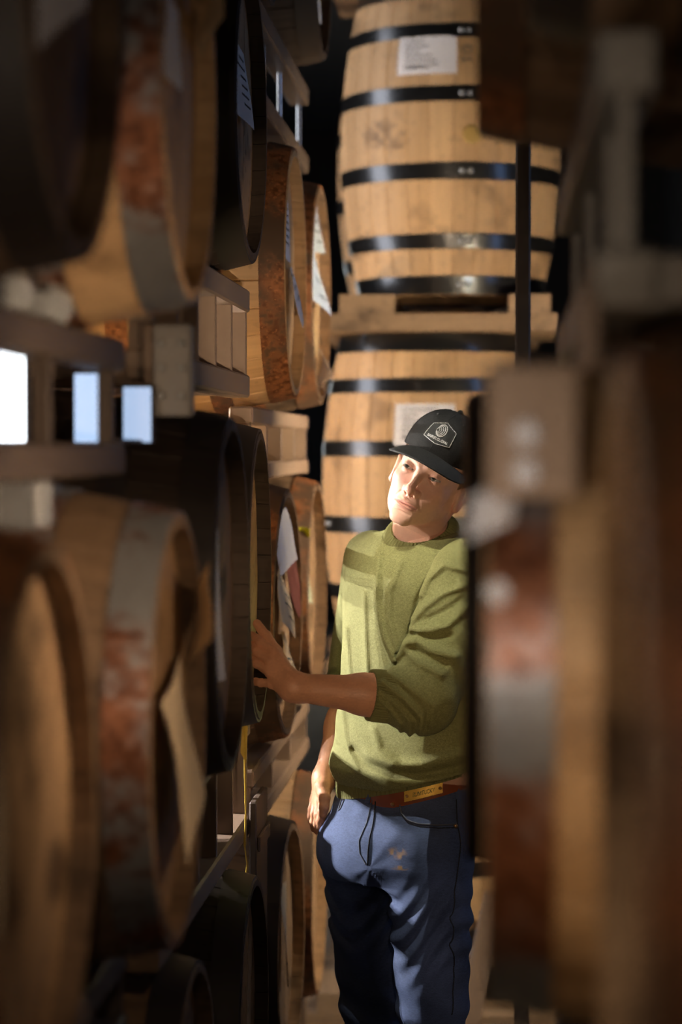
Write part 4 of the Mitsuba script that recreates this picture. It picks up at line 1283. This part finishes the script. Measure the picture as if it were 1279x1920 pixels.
def denim(p, n, uv):
    tw = 0.5 * noise(p.x * 800 + p.z * 300, p.y * 500, p.z * 900) + 0.5 * noise(p.x * 240, p.y * 240, p.z * 420)
    fade = fbm(p.x * 16, p.y * 16, p.z * 9, octaves=3)
    c = mix((0.030, 0.040, 0.072), (0.100, 0.135, 0.260), dr.clip(0.50 * tw + 0.90 * fade - 0.20, 0, 1))
    for (a, b, e), sz in ((ST[0], (0.022, 0.014)), (ST[1], (0.020, 0.006))):
        r_ = dr.sqrt(dr.square((p.x - float(a)) / sz[0]) + dr.square((p.z - float(e)) / sz[1]))
        m_ = smoothstep(0.35, 0.75, noise(p.x * 120, p.y * 60, p.z * 120)) * smoothstep(1.1, 0.3, r_)
        c = mix(c, (0.34, 0.19, 0.06), 0.8 * m_)
    return c


mat('denim', {'type': 'principled', 'base_color': proc(denim), 'roughness': 0.85, 'sheen': 0.3, 'specular': 0.2})
JN = part(P_, 'jeans', mikit.ply(jm, smooth=True), 'denim', label='worn blue jeans with a stain on the thigh')
flat('thread', (0.10, 0.11, 0.15), 0.8)
flat('thread_dark', (0.02, 0.022, 0.03), 0.9)
flat('copper', (0.62, 0.36, 0.16), 0.35, 0.9)


def seam(px, Y, r=0.0011, lift=0.0004, m_='thread', name='seam'):
    pts = np.array([v3(x, Y, z) for x, z in px])
    t = np.linspace(0, 1, len(px))
    tt = np.linspace(0, 1, 14 * len(px))
    pts = np.stack([np.interp(tt, t, pts[:, i]) for i in range(3)], 1)
    pts = onto(jeans_sdf, pts, lift + 0.0007)
    return part(JN, name, mikit.ply(tube(pts, r, 6), smooth=True), m_)


seam([(-0.1968, 0.9746), (-0.1917, 0.9604), (-0.1775, 0.9451), (-0.1530, 0.9359), (-0.1224, 0.9339), (-0.0816, 0.9410), (-0.0734, 0.9451)], 4.62, 0.0016, 0.0008, 'thread', 'pocket_edge')
seam([(-0.1968, 0.9685), (-0.1897, 0.9543), (-0.1754, 0.9390), (-0.1509, 0.9298), (-0.1203, 0.9277), (-0.0795, 0.9349)], 4.62, 0.0008, 0.0003, 'thread_dark', 'stitching')
seam([(-0.0734, 0.9950), (-0.0694, 0.9563), (-0.0734, 0.9053), (-0.0836, 0.8645), (-0.0918, 0.8237), (-0.0979, 0.7727), (-0.0999, 0.7115), (-0.0959, 0.6503), (-0.0999, 0.5789)], 4.62, 0.0013, 0.0004, 'thread_dark', 'side_seam')
seam([(-0.2622, 0.9840), (-0.2704, 0.9430), (-0.2786, 0.9020), (-0.2745, 0.8764), (-0.2561, 0.8559)], 4.64, 0.0011, 0.0004, 'thread', 'fly_seam')
seam([(-0.2520, 0.9789), (-0.2499, 0.9225), (-0.2530, 0.8559)], 4.64, 0.0013, 0.0004, 'thread_dark', 'fly_seam')
seam([(-0.3438, 1.0119), (-0.3480, 0.9723), (-0.3418, 0.9536), (-0.3251, 0.9556), (-0.3126, 0.9827)], 4.72, 0.0013, 0.0006, 'thread', 'pocket_edge')
for x, z in ((-0.0795, 0.9379), (-0.2142, 0.9757)):
    c = onto(jeans_sdf, v3(x, 4.62, z)[None], 0.001)[0]
    rv = trimesh.creation.icosphere(2, 0.0046)
    rv.apply_translation(c)
    part(JN, 'rivet', mikit.ply(rv, smooth=True), 'copper')
for x, z in ((-0.2978, 1.0073), (-0.0694, 1.0093)):
    a, b = onto(jeans_sdf, np.array([v3(x, 4.62, z + 0.0122), v3(x + 0.002, 4.62, z - 0.0245)]), 0.0015)
    part(JN, 'belt_loop', mikit.ply(tube([a, (a + b) / 2, b], 0.0052, 8), smooth=True), 'denim')

# ---- belt with its plate
yw = math.radians(44)
l_, f_ = v3(math.cos(yw), -math.sin(yw), 0), v3(-math.sin(yw), -math.cos(yw), 0)


def belt_pt(a, out=0.0):
    c = v3(-0.1837, 4.7550, 0.9777) + l_ * math.cos(a) * (0.158 + out) + f_ * math.sin(a) * (0.113 + out)
    c[2] = CAM - 0.652 + 0.270 * (c[0] + 0.118)
    return c


flat('belt_leather', (0.20, 0.048, 0.022), 0.42)
flat('brass', (0.80, 0.50, 0.10), 0.42, 0.45)
path = []
for i in range(96):
    a = i / 96 * 2 * math.pi
    o = l_ * math.cos(a) * 0.113 + f_ * math.sin(a) * 0.158
    o /= np.linalg.norm(o)
    path.append((belt_pt(a), o, v3(0, 0, 1)))
BT = part(P_, 'belt', mikit.ply(ribs(path, 0.0175, 0.006, 0, True, 0.0), smooth=30), 'belt_leather', label='reddish brown leather belt')
A0 = 0.69                                       # where on the belt the plate sits


def plate_pt(s, h, out):
    da = s / 0.140
    a = A0 - da
    o = l_ * math.cos(a) * 0.113 + f_ * math.sin(a) * 0.158
    o /= np.linalg.norm(o)
    return belt_pt(a) + o * (0.0022 + out) + v3(0, 0, h)


def rect(u, v):
    s, h = (u - 0.5) * 0.076, (v - 0.5) * 0.0205
    return np.array([[plate_pt(s[i, j], h[i, j], 0.0022) for j in range(u.shape[1])] for i in range(u.shape[0])])


part(BT, 'name_plate', mikit.ply(sheet(rect, 17, 4, 0.0022), smooth=40), 'brass', label='brass plate reading RUMTUCKY')
tm = meshkit.text_mesh('RUMTUCKY', 0.0082, 0.0005)
v = tm.vertices.copy()
v[:, 0] -= (v[:, 0].max() + v[:, 0].min()) / 2
v[:, 0] *= 0.042 / max(np.ptp(v[:, 0]), 1e-6)
v[:, 1] -= 0.0041
part(BT, 'lettering', mikit.ply((np.array([plate_pt(a, b, 0.0034 + c) for a, b, c in v]), tm.faces)), 'ink')
for s in (-0.0325, 0.0325):
    rv = trimesh.creation.icosphere(2, 0.0034)
    rv.apply_translation(plate_pt(s, 0.0, 0.0030))
    part(BT, 'plate_rivet', mikit.ply(rv, smooth=True), 'copper')

# ---- shoes
flat('shoe_leather', (0.05, 0.035, 0.028), 0.5)
for a in (ANL, ANR):
    def shoe(p, a=a):
        toe = a * v3(1, 1, 0) + v3(-0.115, -0.145, 0.045)
        heel = a * v3(1, 1, 0) + v3(0.02, 0.03, 0.05)
        d = sd_cap(p, heel, toe, 0.046, 0.043)
        d = smin(d, sd_cap(p, a * v3(1, 1, 0) + v3(0, 0, 0.05), a * v3(1, 1, 0) + v3(0, 0, 0.12), 0.050, 0.046), 0.02)
        return np.maximum(d, 0.002 - p[..., 2])
    part(P_, 'shoe', mikit.ply(relax(surface(shoe, a * v3(1, 1, 0) + v3(-0.2, -0.25, -0.02), a * v3(1, 1, 0) + v3(0.1, 0.12, 0.2), 0.007), 2), smooth=True), 'shoe_leather')

# ---- cap, in the head's frame
CP = math.radians(2)


def cap_to_head(x, y, z):
    """cap frame: origin in the middle of its rim; CP tips the front down"""
    return np.stack([x, 0.043 + y * math.cos(CP) - z * math.sin(CP), -0.086 + y * math.sin(CP) + z * math.cos(CP)], -1)


def crown(phi, v, out=0.0):
    """phi from the front towards his left, v from rim 0 to button 1"""
    rho = np.maximum(1 - np.abs(v) ** 2.5, 0) ** (1 / 2.15)
    ph = np.cos(phi)
    rz = np.where(ph > 0, 0.107, 0.104)
    rx = 0.0835
    bulge = 1 + 0.012 * np.sin(np.clip(v, 0, 1) * math.pi)
    x = (rx + out) * rho * np.sin(phi) * bulge
    z = (rz + out) * rho * ph * bulge
    y = (0.104 + out) * v
    return from_head(cap_to_head(x, y, z))


nu, nv = 96, 28
ph, vv_ = np.meshgrid(np.linspace(0, 2 * np.pi, nu, endpoint=False), np.linspace(0, 1, nv) ** 0.8, indexing='ij')
o_, i_ = crown(ph, vv_), crown(ph, vv_, -0.003)
idx = np.arange(nu * nv).reshape(nu, nv)
f = []
for i in range(nu):
    j = (i + 1) % nu
    for k_ in range(nv - 1):
        a, b, c, d = idx[i, k_], idx[j, k_], idx[j, k_ + 1], idx[i, k_ + 1]
        f += [[a, b, c], [a, c, d], [a + nu * nv, c + nu * nv, b + nu * nv], [a + nu * nv, d + nu * nv, c + nu * nv]]
    f += [[idx[i, 0], idx[i, 0] + nu * nv, idx[j, 0]], [idx[j, 0], idx[i, 0] + nu * nv, idx[j, 0] + nu * nv]]
crown_m = trimesh.Trimesh(np.vstack([o_.reshape(-1, 3), i_.reshape(-1, 3)]), np.array(f), process=False)


def cap_cloth(p, n, uv):
    a = noise(p.x * 700, p.y * 700, p.z * 700)
    return mix((0.008, 0.008, 0.0085), (0.020, 0.0195, 0.020), a)


mat('cap_cloth', {'type': 'principled', 'base_color': proc(cap_cloth), 'roughness': 0.85, 'sheen': 0.4, 'specular': 0.2})
CAPK = part(P_, 'cap', mikit.ply(crown_m, smooth=50), 'cap_cloth', label='black baseball cap with a grey hexagon badge')


def brim(u, v):
    phi = (u - 0.5) * 2 * math.radians(68)
    L_ = 0.070 * np.maximum(np.cos(phi * 1.16), 0.02) ** 0.55
    x = 0.0825 * np.sin(phi) + v * L_ * np.sin(phi) * 0.30
    z = 0.1055 * np.cos(phi) + v * L_
    y = 0.006 - 3.0 * x * x - 0.20 * v * L_ - 1.5 * (v * L_) ** 2
    return from_head(cap_to_head(x, y, z))


part(CAPK, 'brim', mikit.ply(sheet(brim, 60, 16, 0.0034), smooth=50), 'cap_cloth')
ed = np.array([brim(np.array(u), np.array(1.0)) for u in np.linspace(0, 1, 60)])
part(CAPK, 'brim_edge', mikit.ply(tube(ed, 0.0020, 8), smooth=True), 'cap_dark')
flat('cap_dark', (0.012, 0.012, 0.013), 0.8)
flat('badge_grey', (0.62, 0.62, 0.63), 0.6)
btn = trimesh.creation.icosphere(2, 0.0065)
btn.apply_translation(crown(np.array(0.0), np.array(0.99)))
part(CAPK, 'button', mikit.ply(btn, smooth=True), 'cap_cloth')
for a in (0, 1, 2, 3, 4, 5):
    pa = (a + 0.0) * math.pi / 3
    pts = crown(np.full(24, pa), np.linspace(0.02, 0.97, 24), 0.0006)
    part(CAPK, 'panel_seam', mikit.ply(tube(pts, 0.0009, 6), smooth=True), 'cap_dark')
for a in (-0.55, 0.55):
    c = crown(np.array(a), np.array(0.80), 0.0006)
    t = trimesh.creation.icosphere(2, 0.0030)
    t.apply_translation(c)
    part(CAPK, 'eyelet', mikit.ply(t, smooth=True), 'cap_dark')


def badge(x, y, out):
    """badge plane in metres, wrapped on the front of the crown"""
    x, y, out = (np.asarray(t, float) for t in (x, y, out))
    return crown((x + 0.004) / 0.094, (0.047 + y) / 0.104, 0.0012 + out)


hexa = [(-0.036, -0.014), (-0.033, 0.016), (0.0, 0.0275), (0.035, 0.016), (0.033, -0.015), (0.0, -0.020)]
pl = sg.Polygon(hexa)
ins = trimesh.creation.extrude_polygon(pl, 0.0004)
ins = ins.subdivide().subdivide().subdivide()
part(CAPK, 'badge', mikit.ply((badge(*ins.vertices.T), ins.faces)), 'cap_dark', label='hexagon badge')
ring = []
for (a, b), (c, d) in zip(hexa, hexa[1:] + hexa[:1]):
    for t in np.linspace(0, 1, 12, endpoint=False):
        ring.append(badge(a + (c - a) * t, b + (d - b) * t, 0.0006))
marks = [tube(np.array(ring), 0.00062, 6, closed=True)]
for k_ in range(5):
    r_ = 0.0040 + 0.0022 * k_
    a_ = np.linspace(-2.55, 2.55, 40) if k_ else np.linspace(-3.14, 3.14, 40)
    cx0 = -0.0135 + r_ * 1.04
    marks.append(tube(badge(cx0 + r_ * np.cos(a_) - 0.001, 0.0075 + 0.0004 * k_ + r_ * np.sin(a_), np.full(40, 0.0006)), 0.0005 + 0.00009 * k_, 6))
part(CAPK, 'emblem', mikit.ply(cat(marks)), 'badge_grey', label='grey outline and ringed globe emblem')
tm = meshkit.text_mesh('BARRELGLOBAL', 0.0052, 0.0004, bold=True)
v = tm.vertices.copy()
v[:, 0] -= (v[:, 0].max() + v[:, 0].min()) / 2
v[:, 0] *= 0.054 / np.ptp(v[:, 0])
part(CAPK, 'lettering', mikit.ply((badge(v[:, 0], v[:, 1] - 0.0125, v[:, 2] + 0.0006), tm.faces)), 'badge_grey')
